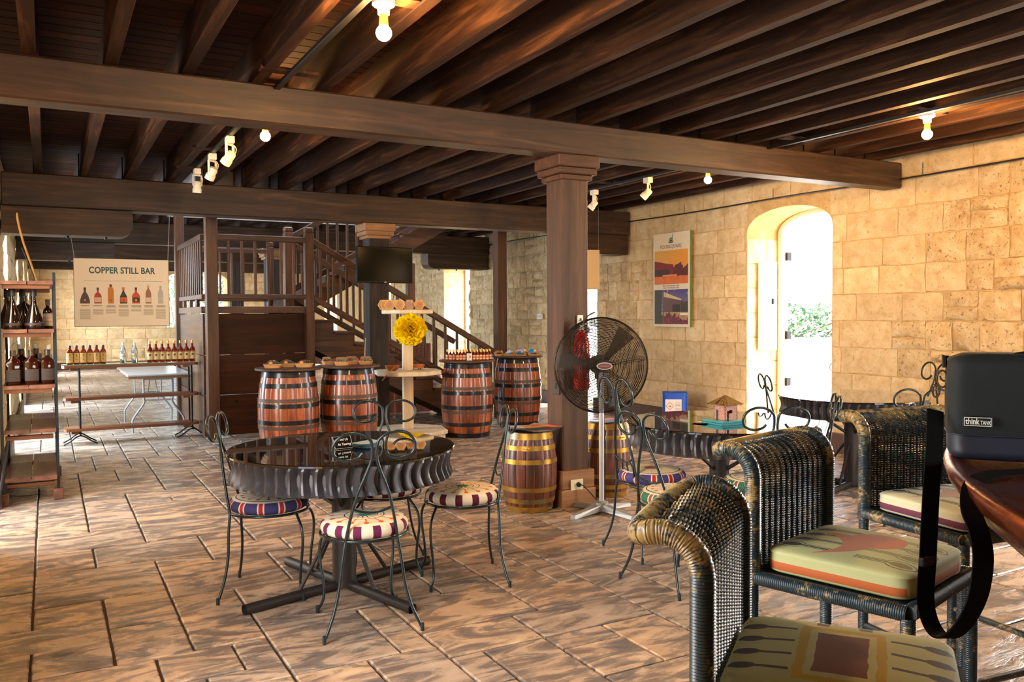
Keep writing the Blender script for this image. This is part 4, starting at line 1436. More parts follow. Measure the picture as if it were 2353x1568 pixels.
strap_pts = [(1.525, 1.05, 1.256), (1.495, 1.03, 1.204), (1.46, 1.012, 1.11), (1.425, 0.993, 0.995), (1.401, 0.98, 0.921), (1.384, 0.954, 0.884), (1.358, 0.911, 0.883), (1.337, 0.867, 0.921), (1.303, 0.82, 0.989), (1.254, 0.781, 1.066), (1.25, 0.785, 1.109), (1.278, 0.816, 1.134), (1.337, 0.853, 1.155), (1.407, 0.883, 1.162), (1.466, 0.89, 1.164), (1.521, 0.874, 1.164), (1.571, 0.867, 1.164)]
ribbon(strap_pts, 0.031, 0.0035, r2, 'strap', STRAPM.mat, bag)
b = MB()
p = Vector([1.42, 0.99, 0.988])
b.box(-0.02, -0.006, -0.008, 0.02, 0.006, 0.008, 0.002, Matrix.Translation(p))
inv = Matrix.Rotation(-bag.rotation_euler.z, 4, 'Z') @ Matrix.Translation(-bag.location)
b.v = [tuple(inv @ Vector(v)) for v in b.v]
b.build('strap_slider', BLACKPL, bag)

# ------------------------------------------------------------------ pedestal fan
FGRAY = plain('fan_grey_metal', (150, 150, 148), 0.42, 0.5)
FWIRE = plain('fan_cage_wire', (52, 46, 38), 0.4, 0.6)
fan = thing('pedestal_fan', 'large caged pedestal fan with silver pole in front of the brown post', 'fan', (3.52, 5.06, 0), R_(-22))
FZ, FR = 1.075, 0.345
b = MB(); b.lathe([(0.052, 0.035), (0.05, 0.075), (0.032, 0.085)], 20); b.build('pole_socket', FGRAY, fan)
b = MB(); b.lathe([(0.019, 0.08), (0.019, FZ - 0.05)], 16); b.build('pole', Mat('silver_pole', srgb(196, 198, 200), 0.35, 0.3).mat, fan)
for a in (35, 125, 215, 305):
    b = MB(); a = R_(a); mt = Matrix.Rotation(a, 4, 'Z')
    vs = [(0.03, -0.035, 0.02), (0.30, -0.026, 0.0), (0.30, 0.026, 0.0), (0.03, 0.035, 0.02), (0.03, -0.03, 0.062), (0.30, -0.018, 0.026), (0.30, 0.018, 0.026), (0.03, 0.03, 0.062)]
    b.add([mt @ Vector(v) for v in vs], [(0, 3, 2, 1), (4, 5, 6, 7), (0, 1, 5, 4), (1, 2, 6, 5), (2, 3, 7, 6), (3, 0, 4, 7)])
    b.build('foot', FGRAY, fan, smooth=0)
def dish(rr_, sgn):   # depth of the cage at radius rr_ (front is towards -y)
    return sgn * (0.018 + 0.075 * math.sqrt(max(0.0, 1 - (rr_ / FR) ** 2)))
def cage(sgn, n, nm):
    b = MB()
    for k in range(n):
        r = 0.045 + (FR - 0.05) * k / (n - 1)
        y = dish(r, sgn)
        b.tube([(r * math.cos(2 * PI * q / 56), y, FZ + r * math.sin(2 * PI * q / 56)) for q in range(56)], 0.0018, 4, closed=True)
    for k in range(8):
        for dlt in (-0.035, 0.035):
            a = 2 * PI * k / 8 + 0.15 + dlt
            b.tube([(r * math.cos(a), dish(r, sgn) + sgn * 0.003, FZ + r * math.sin(a)) for r in (0.04, 0.12, 0.2, 0.27, 0.31, FR - 0.004)], 0.0017, 4)
    tag(b.build(nm, FWIRE, fan, smooth=60), kind='stuff')
cage(-1, 42, 'front_cage'); cage(1, 26, 'rear_cage')
b = MB(); b.tube([(FR * math.cos(2 * PI * q / 64), 0, FZ + FR * math.sin(2 * PI * q / 64)) for q in range(64)], 0.011, 8, closed=True, flat=(0.6, 1.2)); b.build('cage_rim', FWIRE, fan, smooth=60)
b = MB(); b.tube([(0, 0.03, FZ), (0, 0.16, FZ)], [0.075, 0.065], 20); b.cbox(0, 0.09, FZ - 0.07, 0.05, 0.06, 0.08, 0.008); b.build('motor', plain('fan_motor_grey', (84, 80, 76), 0.5, 0.3), fan, smooth=40)
b = MB(); b.tube([(0, -0.03, FZ), (0, 0.03, FZ)], 0.045, 16); hub = b.build('hub', FWIRE, fan, smooth=40)
for k in range(3):
    b = MB()
    def bl(u, v, k=k):
        r = 0.05 + 0.26 * u
        a = 2 * PI * k / 3 + 0.9 + (v - 0.5) * (0.34 + 0.08 * u)
        return (r * math.cos(a), (v - 0.5) * 0.07, FZ + r * math.sin(a))
    b.grid(6, 6, bl); b.grid(6, 6, lambda u, v, k=k: (bl(u, v)[0], bl(u, v)[1] + 0.003, bl(u, v)[2]), flip=True)
    b.build('blade', plain('fan_blade', (70, 64, 56), 0.45, 0.3) if k == 0 else bpy.data.materials['fan_blade'], fan, smooth=60)
b = MB(); b.tube([(0, -0.108, FZ), (0, -0.094, FZ)], 1.0, 28)
b.v = [(x * 0.056, y, FZ + (z - FZ) * 0.026) for x, y, z in b.v]
bdg = b.build('badge', plain('fan_badge_rim', (196, 176, 164), 0.4), fan, smooth=40)
b = MB(); b.tube([(0, -0.110, FZ), (0, -0.107, FZ)], 1.0, 28)
b.v = [(x * 0.050, y, FZ + (z - FZ) * 0.020) for x, y, z in b.v]
b.build('badge_plate', plain('fan_badge_dark', (74, 40, 34), 0.4), bdg, smooth=40)
b = MB()
for (x, w) in ((-0.026, 0.03), (0.014, 0.04)):
    b.box(x - w / 2, -0.1112, FZ - 0.003, x + w / 2, -0.110, FZ + 0.004)
b.build('badge_stripe', plain('fan_badge_red', (176, 70, 50), 0.4), bdg, smooth=0)
b = MB(); b.tube([Vector(p) for p in smoothpath([(-0.14, -0.02, FZ + 0.31), (-0.10, -0.02, FZ + 0.36), (-0.05, -0.01, FZ + 0.385)], 5)], 0.005, 6); b.build('cage_clip', FWIRE, fan)
# cord from the fan to the socket on the plinth
cord = MB()
cord.tube(smoothpath([(3.475, 5.285, 0.165), (3.50, 5.27, 0.16), (3.545, 5.25, 0.11), (3.585, 5.21, 0.05), (3.60, 5.12, 0.02), (3.56, 5.075, 0.10), (3.548, 5.06, 0.28), (3.552, 5.06, 0.42), (3.545, 5.06, 0.6), (3.532, 5.055, 0.98)], 6), 0.0042, 6)
cord.tube([(3.475, 5.285, 0.165), (3.475, 5.313, 0.168)], [0.017, 0.02], 10)
tag(cord.build('power_cord', BLACKPL, smooth=60), 'thin black power cord running from the plinth socket to the fan pole', 'cord')
so = thing('wall_socket', 'cream double socket on the plinth of the post behind the fan', 'socket', (3.465, 5.3075, 0.165), 0.0)
b = MB(); b.box(-0.055, -0.008, -0.04, 0.055, 0.0, 0.04, 0.002); b.build('plate', plain('cream_plastic', (226, 220, 186), 0.4), so, smooth=0)

# ------------------------------------------------------------------ fire extinguisher and fittings on the post
ex = thing('fire_extinguisher', 'red fire extinguisher hung on the brown post behind the fan cage', 'extinguisher', (3.492, 5.278, 0.885))
RED = Mat('extinguisher_red', srgb(184, 18, 20), 0.25, Coat_Weight=0.5).mat
b = MB(); b.lathe([(0.055, 0.0), (0.062, 0.012), (0.062, 0.34), (0.055, 0.38), (0.034, 0.415), (0.024, 0.43), (0.022, 0.445)], 24); b.build('cylinder', RED, ex, smooth=40)
b = MB(); b.lathe([(0.018, 0.445), (0.018, 0.48)], 12); b.cbox(0, -0.02, 0.49, 0.025, 0.10, 0.012); b.cbox(0, -0.03, 0.512, 0.022, 0.11, 0.008); b.build('valve', plain('valve_metal', (170, 170, 160), 0.35, 0.8), ex)
b = MB(); b.tube(smoothpath([(-0.02, 0, 0.47), (-0.07, -0.01, 0.44), (-0.085, -0.01, 0.3), (-0.082, -0.01, 0.08)], 6), 0.009, 8); b.build('hose', BLACKPL, ex)
b = MB(); b.lathe([(0.0632, 0.13), (0.0632, 0.27)], 24, cap0=False, cap1=False); b.build('label_band', plain('extinguisher_label', (196, 60, 56), 0.4), ex)
for nm, lab, cat, loc, sz, mt in (('light_switch', 'small white switch on the brown post above the extinguisher', 'switch', (3.52, 5.337, 1.405), (0.05, 0.014, 0.07), WHITE),):
    t = thing(nm, lab, cat, loc); b = MB(); b.cbox(0, 0, 0, *sz, 0.003); b.build('plate', mt, t, smooth=0)
    b = MB(); b.cbox(0, -0.009, 0, 0.012, 0.006, 0.022, 0.001); b.build('rocker', BLACKPL, t, smooth=0)
t = thing('junction_box', 'small dark box on the left face of the brown post', 'box', (3.362, 5.42, 0.895)); b = MB(); b.cbox(0, 0, 0, 0.016, 0.085, 0.105, 0.004); b.build('case', plain('dark_grey_plastic', (62, 56, 54), 0.5), t, smooth=0)
b = MB(); b.cbox(-0.009, 0, 0.01, 0.006, 0.02, 0.045, 0.001); b.build('slot', BLACKPL, t, smooth=0)
t = thing('light_switch', 'white double switch plate on the stone wall left of the brown post', 'switch', (XR - 0.05, 12.05, 1.41)); b = MB(); b.cbox(0, 0, 0, 0.03, 0.15, 0.09, 0.003); b.build('plate', WHITE, t, smooth=0)
for s in (-1, 1):
    b = MB(); b.cbox(-0.017, s * 0.036, 0, 0.006, 0.022, 0.036, 0.001); b.build('rocker', plain('rocker_grey', (170, 168, 160), 0.4) if s < 0 else bpy.data.materials['rocker_grey'], t, smooth=0)

# ------------------------------------------------------------------ tiered display stand
DS = (3.656, 9.17)
ds = thing('display_stand', 'pale timber display stand with octagonal tiers and yellow paper ball', 'display stand', (*DS, 0), R_(-14))
def octo(R, z0, z1, name):
    b = MB(); q = [(R * math.cos(PI / 8 + k * PI / 4), R * math.sin(PI / 8 + k * PI / 4)) for k in range(8)]
    qi = [(u * (1 - 0.012 / R), v * (1 - 0.012 / R)) for u, v in q]
    vs = [(u, v, z) for z, s in ((z0, qi), (z0 + 0.008, q), (z1 - 0.008, q), (z1, qi)) for u, v in s]
    fs = [tuple(range(8))[::-1], tuple(24 + k for k in range(8))]
    for j in range(3):
        for k in range(8): fs.append((j * 8 + k, j * 8 + (k + 1) % 8, j * 8 + 8 + (k + 1) % 8, j * 8 + 8 + k))
    b.add(vs, fs); return b.build(name, W_PALE, ds, smooth=0)
octo(0.47, 0.07, 0.125, 'base'); octo(0.44, 0.0, 0.07, 'base_underlayer')
octo(0.40, 0.755, 0.81, 'shelf_tier'); octo(0.305, 1.46, 1.51, 'shelf_tier')
b = MB(); b.box(-0.058, -0.058, 0.125, 0.058, 0.058, 1.46, 0.006); b.build('post', W_PALE, ds, smooth=0)
# paper ball of ruffled petals
YEL = Mat('yellow_tissue', srgb(255, 226, 16), 0.85, spec=0.1, Subsurface_Weight=0.0).mat
pb = thing('paper_ball', 'bright yellow tissue paper pom-pom hanging on the display stand', 'decoration', (3.60, 8.93, 1.285))
b = MB(); pr = random.Random(3); NP = 260
for k in range(NP):
    zz = 1 - 2 * (k + 0.5) / NP; ph = k * 2.39996
    d = Vector((math.sqrt(1 - zz * zz) * math.cos(ph), math.sqrt(1 - zz * zz) * math.sin(ph), zz))
    d = (d + Vector((pr.uniform(-.15, .15), pr.uniform(-.15, .15), pr.uniform(-.15, .15)))).normalized()
    t1 = d.orthogonal().normalized(); t1 = (t1 * math.cos(pr.uniform(0, 6.3)) + d.cross(t1) * math.sin(pr.uniform(0, 6.3))).normalized(); t2 = d.cross(t1)
    R0 = 0.192 * pr.uniform(0.84, 1.02); w = 0.045 * pr.uniform(0.8, 1.3); c0 = pr.uniform(0, 6)
    def pt(u, v):
        a = (u - 0.5) * 2; r = R0 * (0.55 + 0.45 * v)
        ru = 0.020 * v * math.sin(a * 8 + c0)
        fan_ = w * (0.35 + 0.9 * v) * a
        q = d * (r - 0.03 * a * a * v + 0.005 * math.sin(a * 11 + c0)) + t1 * fan_ + t2 * (ru + 0.02 * v * math.sin(c0 + a * 2))
        return tuple(q)
    b.grid(7, 4, pt)
tag(b.build('petals', YEL, pb, smooth=18), kind='stuff')
b = MB(); b.tube([(0.02, 0.0, 0.02), (0.045, 0.1, 0.175)], 0.0015, 5); b.build('thread', YEL, pb)
# hexagonal gift tubs on the top tier
AMBERBOX = plain('amber_card', (206, 132, 52), 0.35)
def hexm():
    m = Mat('hex_tub_front', None, 0.25); x, y, z = m.xyz()
    r = (x * x + z * z).sqrt()
    c = m.mix(r < 0.048, srgb(236, 190, 110), m.mix(m.noise(14, 3), srgb(214, 150, 66), srgb(176, 100, 36)))
    c = m.mix((r < 0.026) & (m.noise(90, 2) > 0.5), c, srgb(150, 96, 60))
    m.set('Base Color', c); return m.mat
HEXF = hexm()
def hexpoly(R): return [(R * math.cos(k * PI / 3), R * math.sin(k * PI / 3)) for k in range(6)]
hx0 = thing('hexagonal_box', 'x', 'box', (0, 0, 0), 0, 'hexagonal amber gift boxes on the top tier')
b = MB(); b.prism(hexpoly(0.064), 0.0, 0.055, lambda u, v, h: (u, h, v)); b.build('box_body', AMBERBOX, hx0, smooth=0)
b = MB()
for k in range(6):
    (u0, v0), (u1, v1) = hexpoly(0.064)[k], hexpoly(0.064)[(k + 1) % 6]
    b.tube([(u0 * 0.97, -0.002, v0 * 0.97), (u1 * 0.97, -0.002, v1 * 0.97)], 0.0045, 5)
b.build('edge_frame', plain('pale_gold_card', (232, 190, 110), 0.3), hx0, smooth=40)
b = MB(); b.prism(hexpoly(0.056), -0.003, 0.0, lambda u, v, h: (u, h, v)); b.build('window', HEXF, hx0, smooth=0)
hexpos = [(-0.20, 0.0, 'leftmost amber hexagonal gift box on the top tier, front of a slanting stack'), (-0.235, 0.085, 'amber hexagonal gift box just behind the leftmost one on the top tier'), (-0.255, 0.17, 'rearmost amber hexagonal gift box of the slanting stack on the top tier'), (-0.095, -0.07, 'amber hexagonal gift box standing forward, third from left on the top tier'), (0.03, 0.0, 'amber hexagonal gift box fourth from left on the top tier'), (0.135, -0.05, 'rightmost amber hexagonal gift box on the top tier')]
for k, (x, y, lab) in enumerate(hexpos):
    p = Vector(ds.location) + Matrix.Rotation(R_(-14), 3, 'Z') @ Vector((x, y, 1.51 + 0.064 * 0.866 + 0.001))
    if k == 0: hx0.location = p; hx0.rotation_euler.z = R_(-26); hx0['label'] = lab
    else: dup(hx0, p, R_(-26) + (0.25 if k == 4 else 0), lab)
# bowls and trinkets on the middle tier
ORWOOD = wood('orange_bowl_wood', (120, 52, 18), (166, 84, 34), (196, 112, 54), 'x', 2, 0.35)
def bowl(label, x, y, R):
    p = Vector(ds.location) + Matrix.Rotation(R_(-14), 3, 'Z') @ Vector((x, y, 0.811))
    t = thing('wooden_bowl', label, 'bowl', p, group='orange wooden bowls')
    b = MB(); b.lathe([(R * 0.45, 0), (R * 0.7, 0.012), (R * 0.92, 0.035), (R, 0.06), (R * 0.95, 0.061), (R * 0.85, 0.035), (R * 0.6, 0.014), (0.003, 0.01)], 28, cap1=False); b.build('bowl', ORWOOD, t, smooth=50)
    return t
bowl('orange wooden bowl on the middle tier, left of the pale post', -0.19, -0.10, 0.085)
bowl('orange wooden bowl on the middle tier, right of the pale post', 0.12, 0.0, 0.08)
p = Vector(ds.location) + Matrix.Rotation(R_(-14), 3, 'Z') @ Vector((0.10, -0.20, 0.811))
tk = thing('bead_tray', 'small tray of mottled beads on the middle tier, before the right bowl', 'tray', p)
b = MB(); b.lathe([(0.07, 0), (0.08, 0.012), (0.07, 0.008)], 20); b.build('tray', plain('tan_basket', (196, 160, 100), 0.7), tk)
b = MB(); qr = random.Random(8)
for k in range(40):
    b.mi = k % 3; a = qr.uniform(0, 6.3); r = 0.06 * math.sqrt(qr.random()); b.sphere((r * math.cos(a), r * math.sin(a), 0.016 + qr.uniform(0, 0.012)), 0.009, 6, 4)
tag(b.build('beads', [plain('bead_dark', (60, 54, 50), 0.4), plain('bead_tan', (196, 160, 96), 0.4), plain('bead_grey', (140, 140, 136), 0.4)], tk), kind='stuff')
b = MB(); b.tube([(3.27, 8.98, 0.71), (3.40, 9.01, 0.83), (3.44, 9.02, 0.866)], 0.008, 6, flat=(0.5, 1.6)); tag(b.build('wooden_paddle', ORWOOD), 'slim wooden paddle leaning across the middle tier into the left bowl', 'paddle')
b = MB(); b.tube([(3.22, 9.55, 0.0), (3.30, 9.60, 1.18)], 0.011, 6, flat=(0.6, 1.5)); tag(b.build('wooden_stick', wood('stick_wood', (120, 80, 44), (160, 112, 66), (186, 140, 92), 'z')), 'thin wooden stick leaning against the blackened post', 'stick')

# ------------------------------------------------------------------ television
tv = thing('television', 'black flat television mounted on the blackened post', 'television', (3.545, 9.575, 1.83), R_(3))
b = MB(); b.box(-0.36, 0, 0, 0.36, 0.045, 0.43, 0.006); b.build('case', Mat('tv_case', srgb(10, 10, 11), 0.4, spec=0.15).mat, tv, smooth=0)
scm = Mat('tv_screen', srgb(6, 11, 8), 0.12, spec=0.08)
b = MB(); b.box(-0.345, -0.003, 0.022, 0.345, 0.0, 0.416); b.build('screen', scm.mat, tv, smooth=0)
b = MB(); b.cbox(0, -0.004, 0.0105, 0.03, 0.004, 0.010); b.build('logo', plain('tv_logo', (214, 180, 180), 0.4), tv, smooth=0)
b = MB(); b.box(-0.1, 0.045, 0.1, 0.1, 0.062, 0.32); b.build('wall_mount', IRON, tv, smooth=0)
b = MB(); b.tube(smoothpath([(0.13, 0.02, 0.0), (0.13, 0.03, -0.06), (0.12, 0.03, -0.14), (0.11, 0.05, -0.22)], 4), 0.004, 6); b.build('cable', BLACKPL, tv)

# ------------------------------------------------------------------ bottles
AMBER = Mat('amber_glass', srgb(150, 48, 6), 0.08, 0.0, spec=0.7, Transmission_Weight=0.55, IOR=1.36).mat
DARKG = Mat('dark_glass', srgb(26, 14, 8), 0.08, spec=0.8).mat
BROWNG = Mat('brown_glass', srgb(58, 20, 8), 0.08, spec=0.8, Transmission_Weight=0.4, IOR=1.36).mat
CLEAR = Mat('clear_glass', srgb(236, 244, 244), 0.03, spec=0.7, Transmission_Weight=0.9, IOR=1.36).mat
GOLDCAP = plain('gold_cap', (206, 160, 70), 0.3, 0.7)
DARKCAP = plain('dark_cap', (46, 26, 34), 0.4)
def label_mat(name, base, fn=None):
    m = Mat(name, None, 0.55); x, y, z = m.xyz()
    m.set('Base Color', fn(m, x, y, z) if fn else srgb(*base)); return m.mat
LAB_CREAM = label_mat('cream_label', None, lambda m, x, y, z: m.mix((x.abs() < 0.006) & (z > 0.05) & (z < 0.12) & (m.noise(160, 2) > 0.5), srgb(206, 166, 96), srgb(110, 70, 40)))
LAB_CREST = label_mat('crest_label', None, lambda m, x, y, z: m.mix(((x * x + (z - 0.085) * (z - 0.085)).sqrt() < 0.013), m.mix((z > 0.115) & (m.noise(120, 2) > 0.45), srgb(226, 208, 158), srgb(140, 40, 34)), srgb(112, 74, 44)))
LAB_GREY = label_mat('grey_label', None, lambda m, x, y, z: m.mix((z * 90).frac() < 0.35, srgb(196, 186, 172), srgb(120, 100, 90)))
LAB_GOLD = label_mat('gold_label', None, lambda m, x, y, z: m.mix(((z - 0.08).abs() < 0.008), srgb(206, 214, 214), srgb(206, 170, 60)))
LAB_DARK = label_mat('dark_label', None, lambda m, x, y, z: m.mix((z * 60).frac() < 0.25, srgb(46, 34, 28), srgb(58, 44, 34)))
LAB_WHITE = label_mat('white_green_label', None, lambda m, x, y, z: m.mix((z * 34).frac() < 0.3, srgb(226, 226, 200), srgb(120, 150, 70)))
def bottle(kind):
    """prototype things kept at the first place they are used"""
    P = {
        'square': ([(0.030, 0), (0.034, 0.004), (0.034, 0.135), (0.030, 0.155), (0.016, 0.172), (0.014, 0.19)], 0.45, AMBER, LAB_CREAM, (0.02, 0.13, 0.0345), DARKCAP, (0.0155, 0.186, 0.215)),
        'clear': ([(0.030, 0), (0.034, 0.005), (0.034, 0.135), (0.028, 0.16), (0.014, 0.185), (0.012, 0.215)], 0.0, CLEAR, LAB_GOLD, (0.05, 0.11, 0.0345), plain('silver_cap', (206, 206, 206), 0.3, 0.5), (0.0135, 0.212, 0.24)),
        'crest': ([(0.030, 0), (0.033, 0.004), (0.033, 0.14), (0.028, 0.16), (0.014, 0.18), (0.012, 0.225)], 0.0, AMBER, LAB_CREST, (0.03, 0.128, 0.0335), GOLDCAP, (0.014, 0.215, 0.25)),
        'flask': ([(0.055, 0), (0.06, 0.006), (0.06, 0.16), (0.052, 0.19), (0.02, 0.21), (0.018, 0.235)], 0.55, DARKG, None, None, BLACKPL, (0.026, 0.222, 0.275)),
        'amberflask': ([(0.048, 0), (0.053, 0.006), (0.053, 0.165), (0.046, 0.19), (0.018, 0.212), (0.016, 0.24)], 0.55, BROWNG, LAB_DARK, (0.03, 0.12, 0.0535), plain('foil_cap', (72, 60, 50), 0.35, 0.5), (0.021, 0.225, 0.27)),
        'tall': ([(0.034, 0), (0.037, 0.005), (0.037, 0.17), (0.03, 0.2), (0.015, 0.22), (0.013, 0.27)], 0.0, CLEAR, LAB_WHITE, (0.03, 0.15, 0.0375), plain('white_cap', (226, 226, 220), 0.4), (0.0165, 0.262, 0.30)),
        'bell': ([(0.062, 0), (0.068, 0.008), (0.064, 0.06), (0.045, 0.13), (0.024, 0.19), (0.017, 0.22), (0.016, 0.27)], 0.0, DARKG, LAB_DARK, (0.028, 0.048, 0.0675), BLACKPL, (0.023, 0.258, 0.315)),
        'slim': ([(0.032, 0), (0.036, 0.004), (0.036, 0.13), (0.03, 0.155), (0.015, 0.17), (0.013, 0.20)], 0.0, DARKG, LAB_GREY, (0.02, 0.12, 0.0365), DARKCAP, (0.0165, 0.19, 0.235)),
        'mini': ([(0.013, 0), (0.0145, 0.002), (0.0145, 0.055), (0.012, 0.066), (0.006, 0.074), (0.006, 0.088)], 0.0, AMBER, label_mat('mini_label', None, lambda m, x, y, z: m.mix((z - 0.03).abs() < 0.006, srgb(222, 170, 120), srgb(184, 84, 60))), (0.008, 0.05, 0.0149), GOLDCAP, (0.0072, 0.082, 0.102)),
    }[kind]
    prof, sq, gl, lab, ld, capm, cp = P
    b = MB(); b.lathe(prof, 20 if sq == 0 else 24, sq=sq); mb_ = b.mesh('glass', gl, 50)
    me = [('glass', mb_)]
    if lab:
        b = MB(); b.lathe([(ld[2], ld[0]), (ld[2], ld[1])], 20 if sq == 0 else 24, cap0=False, cap1=False, sq=sq); me.append(('label', b.mesh('label', lab, 50)))
    b = MB(); b.lathe([(cp[0], cp[1]), (cp[0], cp[2] - 0.003), (cp[0] * 0.9, cp[2])], 16); me.append(('cap', b.mesh('cap', capm, 40)))
    return me
BOT = {}
def put_bottle(kind, label, loc, group, rot=0.0, s=1.0):
    if kind not in BOT: BOT[kind] = bottle(kind)
    t = thing('bottle', label, 'bottle', loc, rot, group)
    for n_, me in BOT[kind]: put(n_, me, t)
    if s != 1.0: t.scale = (s, s, s)
    return t

# ------------------------------------------------------------------ low console of three planks (behind), with bottles
CY = 10.78
con = thing('console_shelf', 'three-plank console on thin iron uprights with rum bottles on top', 'shelf', (0, CY, 0))
for k, (z, x0, x1) in enumerate(((0.90, 0.13, 1.58), (0.535, 0.14, 1.58), (0.185, 0.14, 1.58))):
    b = MB(); q = rr_poly((x1 - x0) / 2, 0.13, 0.05, 4); b.prism(q, z - 0.032, z, lambda u, v, h, c=(x0 + x1) / 2: (c + u, v + 0.02, h)); b.build('plank', W_SHELFX, con, smooth=0)
    for x in (0.26, 1.45):
        b = MB(); b.box(x - 0.045, -0.09, z - 0.06, x + 0.03, 0.13, z - 0.033); b.build('batten', W_SHELFX, con, smooth=0)
b = MB(); b.box(0.13, -0.11, 0.9005, 1.57, 0.145, 0.9085, 0.001); b.build('glass_sheet', Mat('green_edge_glass', srgb(170, 226, 206), 0.04, spec=0.8, Transmission_Weight=0.7, IOR=1.3).mat, con, smooth=0)
for x in (0.305, 1.50):
    for y in (-0.095, 0.13):
        b = MB(); b.tube([(x, y, 0.10), (x, y, 0.90)], 0.011, 8); b.build('upright', IRON, con)
        b = MB(); b.tube(smoothpath([(x - 0.17, y, 0.008), (x - 0.11, y, 0.04), (x, y, 0.105), (x + 0.11, y, 0.04), (x + 0.17, y, 0.008)], 5), 0.008, 6); b.build('arched_foot', IRON, con)
ZB_ = 0.9095
for k in range(6):
    put_bottle('square', 'small square amber bottle with cream label, %s from left in the dark-capped row' % ORD[k], (0.215 + k * 0.068, CY - 0.03 + 0.012 * (k % 2), ZB_), 'dark-capped amber bottles on the console')
for k in range(2):
    put_bottle('clear', ('left' if k == 0 else 'right') + ' one of two clear bottles in the middle of the console', (0.765 + k * 0.122, CY - 0.02, ZB_), 'clear bottles on the console')
for k in range(8):
    put_bottle('crest', 'amber rum bottle with round crest label, %s from left in the gold-capped row' % ORD[k], (1.05 + k * 0.0675, CY - 0.02, ZB_), 'gold-capped amber bottles on the console')

# ------------------------------------------------------------------ tall plank shelf at the left wall
SX0, SX1, SY0, SY1 = XL + 0.09, 0.045, 7.52, 8.78
shf = thing('plank_shelf', 'tall shelf of curved stave planks on dark uprights at the left wall', 'shelf', (0, 0, 0))
for k, z in enumerate((1.73, 1.355, 0.92, 0.555, 0.185)):
    for (xa, xb) in ((SX0, (SX0 + SX1) / 2 - 0.004), ((SX0 + SX1) / 2 + 0.004, SX1)):
        for (ya, yb) in (((SY0, SY0 + 0.80), (SY0 + 0.805, SY1)) if k >= 3 else ((SY0, SY1),)):
            b = MB()
            def fnp(u, v, top, xa=xa, xb=xb, ya=ya, yb=yb, z=z, k=k):
                y = ya + (yb - ya) * v
                sag = (0.02 * ((2 * v - 1) ** 2) if k >= 3 else 0.0)
                return (xa + (xb - xa) * u, y, z + sag + (0.0 if top else -0.028))
            b.grid(3, 9, lambda u, v: fnp(u, v, 1)); b.grid(3, 9, lambda u, v: fnp(u, v, 0), flip=True)
            for s in (0, 1):
                b.grid(2, 9, lambda u, v, s=s: fnp(s, v, u), flip=not s); b.grid(3, 2, lambda u, v, s=s: fnp(u, s, v), flip=bool(s))
            b.build('plank', W_SHELF, shf, smooth=30)
    for y in (SY0 + 0.04, SY1 - 0.08):
        b = MB(); b.box(SX0 + 0.01, y, z - 0.062, SX1 - 0.02, y + 0.045, z - 0.029, 0.003); b.build('batten', W_SHELFX, shf, smooth=0)
for (x, y, zt) in ((SX1 + 0.008, SY0 + 0.08, 1.80), (SX1 + 0.008, SY1 - 0.05, 1.78), (SX0 - 0.01, SY0 + 0.02, 1.75), (SX0 - 0.01, SY1 - 0.05, 1.75)):
    b = MB(); b.box(x - 0.010, y - 0.014, 0.06, x + 0.010, y + 0.014, zt, 0.002); b.build('upright', Mat('blue_black_iron', srgb(40, 48, 54), 0.4, 0.6).mat if 'blue_black_iron' not in bpy.data.materials else bpy.data.materials['blue_black_iron'], shf, smooth=0)
    b = MB(); b.cbox(x, y, 0.045, 0.07, 0.07, 0.09, 0.004); b.build('foot_block', W_SHELF, shf, smooth=0)
lean = thing('metal_strut', 'slim dark metal strut leaning from the floor at the left wall', 'strut', (-0.33, 7.25, 0))
b = MB(); b.tube([(-0.02, 0, 0.0), (0.05, 0.25, 0.5)], 0.012, 6); b.build('bar', IRON, lean)
Z2 = 1.356
for k, (kind, x, y, lab) in enumerate((('bell', -0.235, 7.63, 'black bell-shaped bottle at front left of the upper shelf'), ('bell', -0.09, 7.64, 'black bell-shaped bottle in front centre of the upper shelf'), ('bell', -0.17, 7.84, 'black bell-shaped bottle behind the front two on the upper shelf'), ('slim', 0.005, 7.80, 'dark bottle with pale grey label at right end of the upper shelf'), ('amberflask', -0.165, 8.1, 'amber bottle with pinkish cap half hidden on the upper shelf'), ('bell', -0.28, 7.95, 'black bell-shaped bottle at far left of the upper shelf'))):
    put_bottle(kind, lab, (x, y, Z2), 'bottles on the upper plank shelf', 0.3 * k)
Z3 = 0.921
for k, (kind, x, y, lab) in enumerate((('amberflask', -0.24, 7.62, 'square dark amber bottle, front left on the middle shelf'), ('amberflask', -0.115, 7.64, 'square dark amber bottle, front centre on the middle shelf'), ('amberflask', -0.005, 7.66, 'square red amber bottle, front right on the middle shelf'), ('slim', -0.06, 7.78, 'slim amber bottle between the square ones on the middle shelf'), ('amberflask', -0.19, 7.95, 'square bottle in second row left on the middle shelf'), ('amberflask', -0.085, 7.98, 'square bottle in second row centre on the middle shelf'), ('tall', 0.0, 7.92, 'clear bottle with green and white label at right of the middle shelf'), ('tall', 0.005, 8.12, 'clear bottle with white cap behind the green-labelled one'), ('tall', -0.10, 8.25, 'clear bottle at the back centre of the middle shelf'), ('tall', -0.21, 8.25, 'clear bottle at the back left of the middle shelf'))):
    put_bottle(kind, lab, (x, y, Z3), 'bottles on the middle plank shelf', 0.04 * k)
